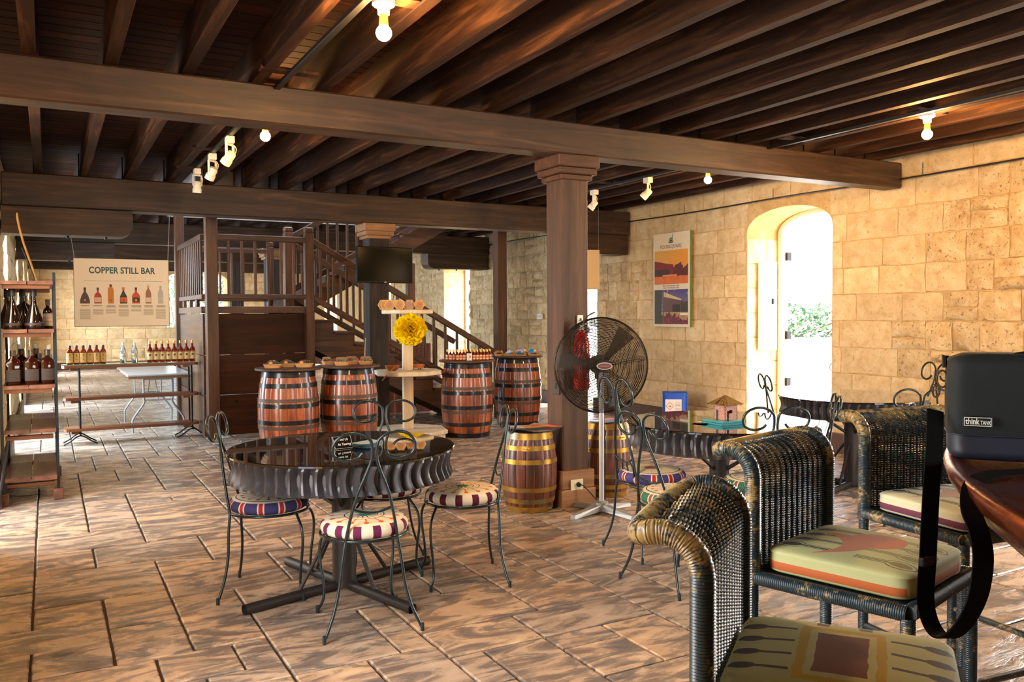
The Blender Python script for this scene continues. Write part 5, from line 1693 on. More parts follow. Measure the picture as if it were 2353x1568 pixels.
# curved stave and cords standing on top
stv = thing('bent_stave', 'bent yellow bamboo stave rising from the top of the left shelf', 'stave', (0.0, 0, 0))
b = MB(); b.tube(smoothpath([(-0.065, 7.75, 1.735), (-0.10, 7.74, 1.86), (-0.155, 7.72, 2.05), (-0.185, 7.70, 2.20), (-0.19, 7.69, 2.27)], 6), [0.018] * 22 + [0.014, 0.009, 0.004], 8, flat=(0.45, 1.0)); b.build('stave', plain('bamboo_yellow', (176, 132, 70), 0.45), stv, smooth=60)
b = MB(); b.tube([(-0.075, 7.76, 1.735), (-0.165, 7.74, 2.0)], 0.004, 5); b.build('cord', BLACKPL, stv)

# ------------------------------------------------------------------ folding table
ft = thing('folding_table', 'pale folding trestle table behind the three-plank console', 'table', (1.205, 12.06, 0))
b = MB(); b.box(-0.37, -0.88, 0.715, 0.37, 0.88, 0.742, 0.006); b.build('table_top', Mat('pale_laminate', srgb(176, 172, 170), 0.22).mat, ft, smooth=0)
APR = plain('apron_timber', (130, 96, 60), 0.5)
b = MB(); b.box(-0.36, -0.87, 0.685, 0.36, -0.84, 0.714); b.build('apron', APR, ft, smooth=0)
b = MB(); b.box(-0.36, 0.84, 0.685, 0.36, 0.87, 0.714); b.build('apron', APR, ft, smooth=0)
for y in (-0.62, 0.62):
    for s in (-1, 1):
        b = MB(); b.tube(smoothpath([(s * 0.17, y, 0.71), (s * 0.17, y, 0.45), (s * 0.17, y, 0.36), (s * 0.29, y, 0.18), (s * 0.30, y, 0.1), (s * 0.30, y, 0.0)], 4), 0.013, 8); b.build('leg', FGRAY, ft)
    b = MB(); b.tube([(-0.17, y, 0.40), (0.17, y, 0.40)], 0.010, 6); b.tube([(-0.17, y, 0.66), (0.17, y, 0.66)], 0.010, 6); b.build('cross_bar', FGRAY, ft)
    b = MB(); b.tube([(0, y, 0.40), (0, y * 0.35, 0.69)], 0.008, 6); b.build('lock_brace', FGRAY, ft)

# ------------------------------------------------------------------ hanging sign with seven printed bottles
sg = thing('hanging_sign', 'white hanging board headed COPPER STILL BAR with seven pictured bottles', 'sign', (0.70, 9.74, 1.70))
SW2, SH2 = 0.452, 0.349
b = MB(); b.box(-SW2, -0.004, -SH2, SW2, 0.004, SH2, 0.001); b.build('panel', Mat('sign_board_white', srgb(236, 230, 218), 0.5).mat, sg, smooth=0)
for x0, x1 in ((-SW2 - 0.004, -SW2 - 0.0005), (SW2 + 0.0005, SW2 + 0.004)):
    b = MB(); b.box(x0, -0.006, -SH2 - 0.004, x1, 0.006, SH2 + 0.004); b.build('edge_strip', IRON, sg, smooth=0)
b = MB(); b.box(-SW2, -0.006, -SH2 - 0.006, SW2, 0.006, -SH2 - 0.001); b.build('edge_strip', IRON, sg, smooth=0)
TEAL = plain('sign_teal', (26, 84, 88), 0.5)
INK = plain('sign_ink', (84, 76, 70), 0.6)
o = text('COPPER STILL BAR', 0.092, TEAL, sg, (0.0, -0.0046, SH2 - 0.122), (PI / 2, 0, 0), bold=0.0028, spacing=1.03); o.scale.x = 0.80
b = MB(); b.box(-0.36, -0.005, 0.118, 0.39, -0.0041, 0.1205); b.build('rule_line', INK, sg, smooth=0)
def sil(points): return [(x, z) for x, z in points] + [(-x, z) for x, z in reversed(points)]
SHAPES = [
    ([(0.045, 0), (0.046, 0.03), (0.030, 0.085), (0.010, 0.12), (0.009, 0.165)], (74, 50, 58), (44, 30, 34), None, (190, 140, 60)),
    ([(0.034, 0), (0.034, 0.075), (0.026, 0.10), (0.009, 0.115), (0.008, 0.165)], (178, 40, 24), (56, 62, 92), (206, 190, 176), None),
    ([(0.028, 0), (0.028, 0.145), (0.022, 0.165), (0.008, 0.172), (0.009, 0.20)], (196, 122, 26), (54, 36, 26), None, (150, 84, 20)),
    ([(0.034, 0), (0.036, 0.02), (0.033, 0.075), (0.014, 0.115), (0.008, 0.13), (0.007, 0.17)], (26, 42, 46), (204, 120, 40), (206, 100, 36), (160, 50, 30)),
    ([(0.038, 0), (0.039, 0.075), (0.030, 0.10), (0.012, 0.118), (0.009, 0.17)], (196, 74, 24), (36, 32, 52), (54, 40, 26), (214, 170, 60)),
    ([(0.028, 0), (0.028, 0.11), (0.018, 0.14), (0.008, 0.155), (0.008, 0.20)], (150, 106, 76), (190, 180, 170), (214, 204, 190), None),
    ([(0.027, 0), (0.027, 0.11), (0.018, 0.14), (0.009, 0.155), (0.009, 0.19)], (178, 184, 186), (160, 176, 186), (190, 200, 196), (206, 176, 80)),
]
fsg = lambda y: (lambda u, v, h: (u, h, v))
for k, (pts, c1, c2, lab, dot) in enumerate(SHAPES):
    cx = -0.355 + k * 0.1205
    h = pts[-1][1]; z0 = -0.115
    b = MB(); mats = [plain('sign_print_%d' % k, c1, 0.5)]
    b.prism([(cx + x, z0 + z) for x, z in sil(pts)][::-1], -0.0052, -0.0041, fsg(0))
    mats.append(plain('sign_cap_%d' % k, c2, 0.5)); b.mi = 1
    b.box(cx - 0.011, -0.0058, z0 + h - 0.028, cx + 0.011, -0.0053, z0 + h)
    if lab:
        mats.append(plain('sign_label_%d' % k, lab, 0.5)); b.mi = len(mats) - 1
        w = pts[0][0] * 0.88
        b.box(cx - w, -0.0058, z0 + 0.015, cx + w, -0.0053, z0 + 0.065)
    if dot:
        mats.append(plain('sign_dot_%d' % k, dot, 0.5)); b.mi = len(mats) - 1
        b.prism([(cx + 0.011 * math.cos(a * PI / 6), z0 + 0.035 + 0.011 * math.sin(a * PI / 6)) for a in range(12)][::-1], -0.0064, -0.0059, fsg(0))
    b.build('printed_bottle', mats, sg, smooth=0)
    b = MB(); rr = random.Random(k)
    for r_ in range(2 if k in (2, 3, 4, 5, 6) else 1):
        b.box(cx - 0.05 + rr.uniform(0, .012), -0.0048, -0.142 - r_ * 0.011, cx + 0.05 - rr.uniform(0, .012), -0.0042, -0.136 - r_ * 0.011)
    b.build('caption_line', INK, sg, smooth=0)
    b = MB()
    for r_ in range((11, 6, 5, 8, 3, 7, 11)[k]):
        b.box(cx - 0.05, -0.0046, -0.178 - r_ * 0.0098, cx + 0.05 - rr.uniform(0, 0.004), -0.0042, -0.1735 - r_ * 0.0098)
    b.build('text_block', plain('sign_grey', (150, 142, 132), 0.6) if k == 0 else bpy.data.materials['sign_grey'], sg, smooth=0)
for (xa, xb, zt) in ((-SW2 + 0.01, -SW2 - 0.02, 0.572), (SW2 - 0.005, SW2 + 0.02, 0.835)):
    b = MB(); b.tube([(xa, 0, SH2 - 0.01), (xb, 0, zt)], 0.003, 5); b.build('hanging_wire', FGRAY, sg)

# ------------------------------------------------------------------ tall poster on the right wall
po = thing('wall_poster', 'tall white poster on the stone wall with an amber and a garden photograph', 'poster', (XR - 0.065, 8.655, 1.885), -PI / 2)
PW, PH = 0.365, 0.612
b = MB(); b.box(-PW, -0.012, -PH, PW, 0.012, PH, 0.002); b.build('panel', Mat('poster_board', srgb(226, 214, 188), 0.45).mat, po, smooth=0)
b = MB(); b.box(PW + 0.0005, -0.01, -PH, PW + 0.012, 0.012, PH); b.build('green_edge', plain('poster_green_edge', (98, 140, 74), 0.5), po, smooth=0)
def photo_a():
    m = Mat('amber_photo', None, 0.35); x, y, z = m.xyz()
    u, v = x * (1 / 0.335), z * (1 / 0.22)                # -1..1
    n = m.noise(9, 5); n2 = m.noise(30, 4)
    c = m.mix(m.remap(x, -0.33, 0.33, 0, 1), srgb(214, 164, 76), srgb(226, 148, 44))
    roof = (v < 0.18 - u * 0.22 + (u > 0.15) * -0.30 + (n - 0.5) * 0.10) & (v > -0.55)
    c = m.mix(roof, c, m.mix(n2, srgb(150, 34, 14), srgb(84, 18, 10)))
    trees = (v < (n - 0.42) * 1.3 - 0.05) & (u > 0.15) & (v > -0.6)
    c = m.mix(trees, c, m.mix(n2, srgb(110, 34, 14), srgb(60, 16, 10)))
    c = m.mix((u < -0.1) & (v < -0.12 - u * 0.02) & (v > -0.58), c, srgb(62, 26, 26))
    c = m.mix(v < -0.52 + (n - 0.5) * 0.12, c, m.mix(n, srgb(196, 74, 14), srgb(224, 132, 40)))
    c = m.mix((v < -0.44) & (v > -0.52) & (u > -0.5) & (u < 0.35), c, srgb(222, 150, 76))
    m.set('Base Color', c); return m.mat
def photo_b():
    m = Mat('garden_photo', None, 0.35); x, y, z = m.xyz()
    u, v = x * (1 / 0.335), z * (1 / 0.225)
    n = m.noise(10, 5); n2 = m.noise(34, 4)
    c = m.mix((n > 0.60) & (v > 0.4), m.mix(m.remap(v, 0, 1, 0, 1), srgb(120, 110, 150), srgb(72, 58, 118)), srgb(150, 140, 170))
    wall_ = (v < 0.48 - u * 0.20) & (u > -0.5) & (u < 0.95)
    c = m.mix(wall_, c, m.mix(n2, srgb(112, 80, 72), srgb(86, 58, 58)))
    c = m.mix((v < 0.80 - u * 0.42 - 0.10) & (v > 0.50 - u * 0.22) & (u > -0.45) & (u < 0.62), c, srgb(206, 186, 128))
    c = m.mix((u > 0.1) & (u < 0.55) & (v > -0.32) & (v < 0.14), c, srgb(46, 36, 26))
    c = m.mix((u > 0.6) & (v < 0.2 + (n - 0.5)) & (v > -0.3), c, srgb(58, 60, 34))
    c = m.mix(v < -0.30, c, m.mix(n, srgb(150, 110, 70), srgb(196, 160, 110)))
    c = m.mix((v < -0.36) & (v > -0.48) & (u > 0.55), c, srgb(230, 222, 214))
    bush = v < -0.45 + (n - 0.5) * 1.0 - (u > 0.5) * 0.25
    c = m.mix(bush, c, m.mix(n2, srgb(66, 36, 34), srgb(110, 44, 56)))
    c = m.mix(bush & (n2 > 0.60) & (v < -0.55), c, srgb(226, 40, 90))
    c = m.mix((u < -0.55 + (n2 - 0.5) * 0.3), c, m.mix(n2, srgb(38, 40, 34), srgb(62, 62, 44)))
    c = m.mix(((u + 0.46).abs() < 0.03) | ((u + 0.34).abs() < 0.012) & (v > 0.1), c, srgb(96, 80, 66))
    m.set('Base Color', c); return m.mat
b = MB(); b.box(-0.335, -0.0015, -0.22, 0.335, 0, 0.22); b.build('upper_photograph', photo_a(), po, (0.0, -0.0125, 0.165), smooth=0)
b = MB(); b.box(-0.335, -0.0015, -0.225, 0.335, 0, 0.225); b.build('lower_photograph', photo_b(), po, (0.0, -0.0125, -0.352), smooth=0)
PINK = plain('poster_ink', (110, 96, 84), 0.6)
text('FOURSQUARE', 0.068, PINK, po, (0.0, -0.0135, 0.432), (PI / 2, 0, 0), spacing=1.02)
text("Above: The old foundry, 1950s", 0.026, PINK, po, (0.0, -0.0135, -0.076), (PI / 2, 0, 0), spacing=1.0)
text("Below: The old foundry, 2006", 0.026, PINK, po, (0.0, -0.0135, -0.104), (PI / 2, 0, 0), spacing=1.0)
GRN = plain('emblem_green', (40, 92, 50), 0.5); BLK = plain('emblem_black', (40, 40, 34), 0.5)
b = MB(); f_ = lambda u, v, h: (u, h, v)
for a in (((-0.045, 0.515), (0.0, 0.556), (0.045, 0.515), (0.030, 0.515), (0.0, 0.540), (-0.030, 0.515)), ((-0.030, 0.507), (0.030, 0.507), (0.0, 0.530))): b.prism(list(a)[::-1] if a[1][0] == 0 else list(a), -0.0142, -0.0126, f_)
b.box(0.026, -0.0142, 0.53, 0.034, -0.0126, 0.592)
b.build('emblem_roof', GRN, po, smooth=0)
b = MB(); b.box(-0.048, -0.0142, 0.501, 0.048, -0.0126, 0.507)
for k in range(4): b.box(-0.044 + k * 0.024, -0.0142, 0.478, -0.028 + k * 0.024, -0.0126, 0.497)
b.build('emblem_base', BLK, po, smooth=0)

# ------------------------------------------------------------------ goods on the barrels
WICKT = wood('basket_cane', (150, 104, 60), (196, 150, 96), (222, 182, 128), 'x', 6, 0.6)
CELLO = Mat('cellophane', srgb(200, 190, 176), 0.1, spec=0.7, Transmission_Weight=0.85, IOR=1.2).mat
ORG = plain('orange_tag', (226, 130, 26), 0.5)
def basket(label, loc, rot, w=0.17, d=0.12, kind='orange', tilt=0.0, group=None):
    t = thing('gift_basket', label, 'basket', loc, rot, group)
    t.rotation_euler.x = tilt
    b = MB()
    q0 = rr_poly(w / 2 * 0.85, d / 2 * 0.85, 0.02, 4); q1 = rr_poly(w / 2, d / 2, 0.025, 4)
    n = len(q0)
    vs = [(u, v, 0) for u, v in q0] + [(u, v, 0.035) for u, v in q1] + [(u * 0.93, v * 0.93, 0.035) for u, v in q1] + [(u * 0.93, v * 0.93, 0.006) for u, v in q0]
    fs = [tuple(range(n))[::-1], tuple(3 * n + k for k in range(n))]
    for j in range(3):
        for k in range(n): fs.append((j * n + k, j * n + (k + 1) % n, (j + 1) * n + (k + 1) % n, (j + 1) * n + k))
    b.add(vs, fs)
    for k in range(n): b.tube([(q1[k][0] * 1.01, q1[k][1] * 1.01, 0.034), (q0[k][0] * 1.03, q0[k][1] * 1.03, 0.002)], 0.003, 4)
    b.tube([(u, v, 0.036) for u, v in q1], 0.005, 6, closed=True)
    b.build('basket', WICKT, t, smooth=40)
    rr = random.Random(int(loc[0] * 1000))
    if kind == 'orange':
        b = MB(); b.tube([(-0.02, -d * 0.42, 0.045), (-0.02, d * 0.25, 0.052)], 0.020, 14); b.build('orange_roll', ORG, t)
        b = MB(); b.tube([(-0.02, -d * 0.425, 0.045), (-0.02, -d * 0.42, 0.045)], 0.013, 14); b.build('roll_end', plain('pale_orange', (246, 190, 110), 0.5), t)
        b = MB()
        for k in range(4): b.tube([(0.01 + k * 0.018, -d * 0.3, 0.03), (0.0 + k * 0.016, d * 0.3, 0.05 + 0.01 * (k % 2))], 0.011, 8)
        b.build('wrapped_goods', plain('silver_brown_wrap', (136, 110, 92), 0.25, 0.4), t)
        b = MB(); b.grid(7, 7, lambda u, v: ((u - 0.5) * w * 0.95, (v - 0.5) * d * 0.95, 0.04 + 0.04 * math.sin(PI * u) * math.sin(PI * v) + rr.uniform(-0.004, 0.006))); b.build('cellophane', CELLO, t, smooth=20)
    else:
        b = MB(); b.prism([(u, v + 0.05) for u, v in rr_poly(w * 0.42, 0.036, 0.02, 4)], d * 0.24, d * 0.30, lambda u, v, h: (u, h + 0.3 * (v - 0.05), v)); b.build('backing', plain('goods_backing', (132, 104, 76), 0.4) if 'goods_backing' not in bpy.data.materials else bpy.data.materials['goods_backing'], t)
        for (x, c, nm) in ((0.02, (70, 110, 90), 'green_tag'), (0.055, (176, 44, 56), 'red_tag')):
            b = MB(); b.tube([(x, -d * 0.25, 0.05), (x, -d * 0.22, 0.05)], 0.018, 14); b.build('round_tag', plain(nm, c, 0.4) if nm not in bpy.data.materials else bpy.data.materials[nm], t)
        b = MB()
        for k in range(6): b.sphere((-w * 0.38 + k * 0.022, rr.uniform(-0.03, 0.02), 0.036 + rr.uniform(0, 0.02)), 0.016, 8, 6)
        b.build('wrapped_goods', plain('brown_silver_goods', (120, 92, 70), 0.25, 0.3) if 'brown_silver_goods' not in bpy.data.materials else bpy.data.materials['brown_silver_goods'], t)
    return t
ZTOP = BH + 0.0255
for (dx, dy, r, lab) in ((-0.165, -0.02, 0.15, 'left cellophane basket with an orange tag on the leftmost barrel'), (0.0, 0.05, 0.3, 'middle cellophane basket with an orange tag on the leftmost barrel'), (0.155, -0.05, -0.1, 'right cellophane basket with an orange tag on the leftmost barrel')):
    basket(lab, (B1[0] + dx, B1[1] + dy, ZTOP), r - 0.3, group='orange-tagged baskets on the leftmost barrel')
for (dx, dy, dz, r, lab) in ((-0.20, 0.09, 0, 0.5, 'small basket with round tags at left edge of the barrel by the dark post'), (-0.10, -0.07, 0.0, 0.05, 'wide open basket with green and red tags on the barrel by the dark post'), (0.055, 0.05, 0, 0.15, 'middle basket with round tags on the barrel by the dark post'), (0.175, -0.06, 0, -0.05, 'upright-backed basket with a red tag at right on the barrel by the dark post')):
    basket(lab, (B2[0] + dx, B2[1] + dy, ZTOP + dz), r - 0.3, 0.12 if dx < -0.15 else 0.145, 0.11, 'brown', group='brown baskets on the barrel by the dark post')
mr = random.Random(21)
k = 0
for row, yy in enumerate((-0.19, -0.13, -0.07, -0.01)):
    for q in range(14):
        x = -0.275 + q * 0.0415 + (0.02 if row % 2 else 0)
        if x * x + yy * yy > 0.083: continue
        if abs(x + 0.05) < 0.05 and row == 0: continue
        put_bottle('mini', 'tiny amber bottle with gold cap in the crowd on the barrel right of the stand', (B3[0] + x * 0.9 + 0.07 * yy, B3[1] + yy - 0.28 * x, ZTOP), 'tiny bottles on the barrel', s=1.22)
cd = thing('price_card', 'small white card standing among the tiny bottles', 'card', (B3[0] - 0.06, B3[1] - 0.195, ZTOP), -0.3)
b = MB(); b.box(-0.032, 0, 0, 0.032, 0.004, 0.082); b.build('card', plain('card_white', (216, 206, 204), 0.5), cd, smooth=0)
b = MB(); b.box(-0.004, -0.001, 0.03, 0.016, -0.0002, 0.058); b.build('print_patch', plain('card_print', (206, 120, 90), 0.5), cd, smooth=0)
def pack(label, loc, rot, fn, tilt, w=0.15, h=0.13):
    loc = (loc[0], loc[1], loc[2] + math.sin(tilt) * h * 0.48)
    t = thing('gift_pack', label, 'gift pack', loc, rot, 'printed gift packs on the right barrel'); t.rotation_euler.x = tilt
    b = MB(); q = rr_poly(w / 2, h / 2, 0.02, 4); b.prism(q, 0, 0.018); b.build('tray', WICKT, t, smooth=0)
    m = Mat('gift_pack_print', None, 0.3); x, y, z = m.xyz(); m.set('Base Color', fn(m, x, y))
    b = MB(); b.grid(7, 7, lambda u, v: ((u - 0.6) * w * 0.7, (v - 0.5) * h * 0.9, 0.019 + 0.022 * math.sin(PI * min(1, u * 1.1)) ** 0.5)); b.grid(2, 2, lambda u, v: ((u - 0.6) * w * 0.7, (v - 0.5) * h * 0.9, 0.0185), flip=True); b.build('printed_cloth', m.mat, t, smooth=60)
    b = MB()
    for j in range(2): b.tube([(w * 0.33, -0.05 + j * 0.045, 0.03), (w * 0.30, -0.02 + j * 0.045, 0.034)], 0.014, 8)
    b.build('amber_jar', plain('amber_jar_glass', (190, 120, 40), 0.2) if 'amber_jar_glass' not in bpy.data.materials else bpy.data.materials['amber_jar_glass'], t)
blue, pink, wht = srgb(40, 150, 190), srgb(214, 160, 176), srgb(216, 220, 222)
pack('pink and blue printed gift pack in the middle of the right barrel', (B4[0] - 0.03, B4[1] - 0.13, ZTOP), -0.45, lambda m, x, y: m.mix(y < -0.01 + m.noise(20, 2) * 0.02, pink, blue), 0.35)
pack('bright blue printed gift pack at right of the right barrel', (B4[0] + 0.145, B4[1] - 0.16, ZTOP), -0.45, lambda m, x, y: m.mix(m.noise(14, 2) > 0.56, m.mix(y < -0.035, blue, pink), srgb(80, 140, 50)), 0.35)
pack('white and blue gift pack left on the right barrel', (B4[0] - 0.15, B4[1] - 0.08, ZTOP), -0.85, lambda m, x, y: m.mix(m.noise(16, 3) > 0.52, wht, srgb(110, 150, 200)), 0.3)
pack('orange and green gift pack at left edge of the right barrel', (B4[0] - 0.235, B4[1] + 0.08, ZTOP), -0.3, lambda m, x, y: m.mix(m.noise(18, 3) > 0.5, srgb(206, 96, 50), srgb(80, 140, 110)), 0.25, 0.12, 0.11)
pack('teal gift pack standing behind the bright blue one on the right barrel', (B4[0] + 0.10, B4[1] + 0.03, ZTOP), -0.5, lambda m, x, y: m.mix(m.noise(16, 3) > 0.55, srgb(70, 170, 190), wht), 0.35)

# ------------------------------------------------------------------ things on the glass tables
mh = thing('menu_holder', 'folded black card with white script on the nearest glass table', 'card', (1.335, 4.235, 0.757), R_(10))
CARDK = plain('black_card', (22, 22, 22), 0.12)
b = MB()
mt = Matrix.Rotation(R_(-28), 4, 'X')
b.box(-0.055, 0, 0.0, 0.055, 0.002, 0.075, 0, mt); b.build('card_face', CARDK, mh, smooth=0)
b = MB(); b.add([(0.055, 0, 0), (0.055, 0.075, 0), (0.055, 0.036, 0.066), (0.053, 0, 0), (0.053, 0.075, 0), (0.053, 0.036, 0.066)], [(0, 1, 2), (5, 4, 3), (0, 3, 4, 1), (1, 4, 5, 2), (2, 5, 3, 0)]); b.build('card_side', CARDK, mh, smooth=0)
def oncard(x, z, d=-0.0006): return tuple(mt @ Vector((x, d, z)))
b = MB()
for (x0, z0, x1, z1) in ((-0.051, 0.070, 0.051, 0.0712), (-0.051, 0.004, 0.051, 0.0052), (-0.051, 0.004, -0.0498, 0.071), (0.0498, 0.004, 0.051, 0.071)): b.box(x0, -0.0006, z0, x1, 0.0, z1, 0, mt)
b.build('white_border', WHITE, mh, smooth=0)
text('Find Us', 0.018, WHITE, mh, oncard(0.004, 0.052), (PI / 2 - R_(28), 0, 0), shear=0.3)
text('At Tasting', 0.018, WHITE, mh, oncard(0.004, 0.026), (PI / 2 - R_(28), 0, 0), shear=0.3)
br = thing('brochure_fan', 'fanned pale blue brochures beside the black card on the nearest table', 'brochures', (1.45, 4.245, 0.757), R_(8))
BRO = plain('brochure_blue', (150, 178, 200), 0.35); BRO2 = plain('brochure_teal', (70, 130, 150), 0.35)
for k in range(5):
    me = sheet_mesh(0.16, 0.10, 0.012 - 0.002 * k, BRO if k % 2 == 0 else BRO2, 0.002)
    o = put('brochure', me, br, (0.004 * k, 0.006 * k, 0.001 + 0.004 * k), 0.06 * k)
hb = thing('coaster_stack', 'stack of two thick teal glass slabs under the little brick house', 'slabs', (3.70, 3.985, 0.757), R_(-2))
TEALG = Mat('teal_glass_slab', srgb(70, 160, 170), 0.15, spec=0.7).mat
for k in range(2):
    b = MB(); b.cbox(0, 0, 0.0065 + k * 0.0135, 0.19, 0.19, 0.012, 0.001); b.build('slab', TEALG, hb, (0.004 * k, 0.0, 0), R_(2 * k), smooth=0)
bh = thing('model_house', 'little brick model house with palm-leaf roof on the right glass table', 'model', (3.715, 3.985, 0.7845), R_(1))
BRICKM = Mat('tiny_brick', None, 0.85)
bx, by, bz = BRICKM.xyz()
rowi = (bz * 110).floor()
jv = (((bx + by) * 45 + rowi * 0.5).frac() < 0.12) | ((bz * 110).frac() < 0.18)
BRICKM.set('Base Color', BRICKM.mix(jv, BRICKM.mix(BRICKM.noise(60, 3), srgb(170, 96, 70), srgb(200, 140, 116)), srgb(206, 186, 176)))
BRICKM.bump(jv * -1.0, 0.5, 0.002)
hw = 0.050
b = MB()
b.box(-hw, -hw, 0, -hw + 0.006, hw, 0.098); b.box(hw - 0.006, -hw, 0, hw, hw, 0.098); b.box(-hw, hw - 0.006, 0, hw, hw, 0.098)
for (x0, x1, z0, z1) in ((-hw, -0.034, 0, 0.098), (-0.034, -0.016, 0.056, 0.098), (-0.016, 0.012, 0, 0.04), (-0.016, 0.012, 0.062, 0.098), (0.012, hw, 0, 0.098)): b.box(x0, -hw, z0, x1, -hw + 0.006, z1)
b.build('brick_walls', BRICKM.mat, bh, smooth=0)
b = MB(); b.box(-hw - 0.001, 0.010, 0.0, -hw, 0.030, 0.06); b.build('door_recess', BLACKPL, bh, smooth=0)
b = MB()
for k in range(4):
    for j in range(7):
        a = k * PI / 2; u0, u1 = -1 + 2 * j / 7, -1 + 2 * (j + 1) / 7
        ov = hw + 0.022 + 0.005 * ((j * 7 + k) % 3)
        mtz = Matrix.Rotation(a, 4, 'Z'); zl = 0.093 + 0.004 * ((j + k) % 2)
        pts = [(u0 * ov, -ov, zl), (u1 * ov, -ov, zl + 0.003), (u1 * 0.006, -0.004, 0.150), (u0 * 0.006, -0.004, 0.148)]
        pts += [(x, y, z - 0.003) for x, y, z in pts]
        b.add([mtz @ Vector(p) for p in pts], [(0, 1, 2, 3), (7, 6, 5, 4), (0, 4, 5, 1), (1, 5, 6, 2), (2, 6, 7, 3), (3, 7, 4, 0)])
b.build('leaf_roof', wood('dry_leaf', (104, 72, 28), (146, 108, 50), (196, 160, 92), 'y', 4, 0.6), bh, smooth=0)
sc_ = thing('black_flyer', 'black flyer with white lettering left of the brick model house', 'flyer', (3.615, 4.075, 0.757), R_(20))
put('sheet', sheet_mesh(0.13, 0.10, 0.004, CARDK, 0.003), sc_)
b = MB()
for k in range(3): b.box(-0.045, -0.03 + k * 0.024, 0.0072, 0.04 - 0.012 * k, -0.018 + k * 0.024, 0.0078)
b.build('white_script', WHITE, sc_, smooth=0)

# ------------------------------------------------------------------ blue drum, board by the window
bk = thing('blue_drum', 'blue plastic drum with white hazard label by the right stone wall', 'drum', (6.76, 8.14, 0), R_(-38))
BLUE = Mat('blue_plastic', srgb(18, 84, 196), 0.35).mat
b = MB()
q0 = rr_poly(0.142, 0.12, 0.05, 5); q1 = rr_poly(0.148, 0.125, 0.05, 5); n = len(q0)
vs = []
for z, q in ((0, q0), (0.02, q1), (0.45, q1), (0.462, rr_poly(0.153, 0.13, 0.05, 5)), (0.478, rr_poly(0.153, 0.13, 0.05, 5)), (0.48, rr_poly(0.14, 0.118, 0.045, 5)), (0.468, rr_poly(0.135, 0.113, 0.045, 5))): vs += [(u, v, z) for u, v in q]
fs = [tuple(range(n))[::-1], tuple(6 * n + k for k in range(n))]
for j in range(6):
    for k in range(n): fs.append((j * n + k, j * n + (k + 1) % n, (j + 1) * n + (k + 1) % n, (j + 1) * n + k))
b.add(vs, fs); b.build('drum_body', BLUE, bk, smooth=40)
b = MB(); b.box(-0.118, -0.1265, 0.235, 0.078, -0.1252, 0.40); lb = b.build('label', plain('drum_label_white', (224, 220, 216), 0.5), bk, smooth=0)
HZ = plain('hazard_red', (196, 40, 50), 0.5)
b = MB()
dm = [(0, 0.046), (0.046, 0), (0, -0.046), (-0.046, 0)]
for k in range(4):
    (u0, v0), (u1, v1) = dm[k], dm[(k + 1) % 4]
    b.tube([(-0.062 + u0, -0.1268, 0.318 + v0), (-0.062 + u1, -0.1268, 0.318 + v1)], 0.0025, 4)
b.build('hazard_diamond', HZ, lb, smooth=0)
b = MB(); b.box(-0.078, -0.1272, 0.308, -0.046, -0.1266, 0.322)
b.build('hazard_symbol', plain('symbol_grey', (120, 110, 120), 0.5), lb, smooth=0)
b = MB()
for k in range(7): b.box(0.0, -0.1272, 0.255 + k * 0.017, 0.066, -0.1266, 0.259 + k * 0.017)
b.build('print_lines', bpy.data.materials['symbol_grey'], lb, smooth=0)
bn = thing('notice_board', 'cream hanging notice sheet just right of the brown post', 'notice', (6.465, 9.42, 1.775), R_(-20))
b = MB(); b.box(-0.22, 0, 0, 0.055, 0.004, 0.53, 0.001); b.build('sheet', plain('cream_sheet', (206, 176, 130), 0.6), bn, smooth=0)
b = MB(); b.tube([(-0.2, 0.002, 0.53), (-0.2, 0.002, 1.1)], 0.002, 4); b.tube([(0.04, 0.002, 0.53), (0.04, 0.002, 1.1)], 0.002, 4); b.build('cord', FGRAY, bn)

# ------------------------------------------------------------------ bulbs, track lights, cables under the ceiling
BULB = glow('lit_bulb', (255, 214, 140), 90.0)
AMB = glow('neck_glow', (255, 150, 40), 6.0)  # neck is no lamp; emission imitates the bulb lighting it
bl0 = None
lamps = ((1.36, 3.66, 'large lit bulb on the ceiling nearest the viewer, top of the picture'), (1.385, 6.14, 'lit bulb peeping under the near beam at left'), (5.57, 3.92, 'lit bulb on the ceiling at right above the stone wall'), (5.57, 6.22, 'lit bulb under the near beam at right of the post'))
for k, (x, y, lab) in enumerate(lamps):
    t = thing('ceiling_bulb', lab, 'lamp', (x, y, 2.862), 0, 'bare bulbs along the ceiling')
    b = MB(); b.box(-0.17, -0.05, 0.012, 0.17, 0.05, 0.034, 0.003); b.build('mounting_batten', W_JOIST, t, smooth=0)
    b = MB(); b.lathe([(0.045, -0.018), (0.052, -0.012), (0.052, 0.01)], 24); b.lathe([(0.026, -0.055), (0.03, -0.018)], 20); b.build('lamp_holder', WHITE, t)
    b = MB(); b.lathe([(0.022, -0.105), (0.02, -0.09), (0.018, -0.055)], 20); b.build('bulb_neck', AMB, t)
    b = MB(); b.sphere((0, 0, -0.138), 0.036, 20, 14); b.build('bulb_globe', BULB, t)
    light('bulb_light', 'POINT', (x, y, 2.862 - 0.138), (160, 100, 140, 100)[k], (1.0, 0.52, 0.16), 0.06)
def track(x, y0, y1, label):
    t = thing('light_track', label, 'track', (x, 0, 0))
    b = MB(); b.box(-0.018, y0, 2.842, 0.018, y1, 2.866, 0.002); b.build('rail', BLACKPL, t, smooth=0)
    b = MB(); b.tube([(0.024, y0, 2.862), (0.024, y1, 2.862)], 0.005, 6); b.build('cable', FGRAY, t)
    for y in (5.0, 6.55, 7.6, 8.6):
        if y0 < y < y1:
            b = MB(); b.box(-0.17, y - 0.04, 2.867, 0.17, y + 0.04, 2.89, 0.003); b.build('mounting_batten', W_JOIST, t, smooth=0)
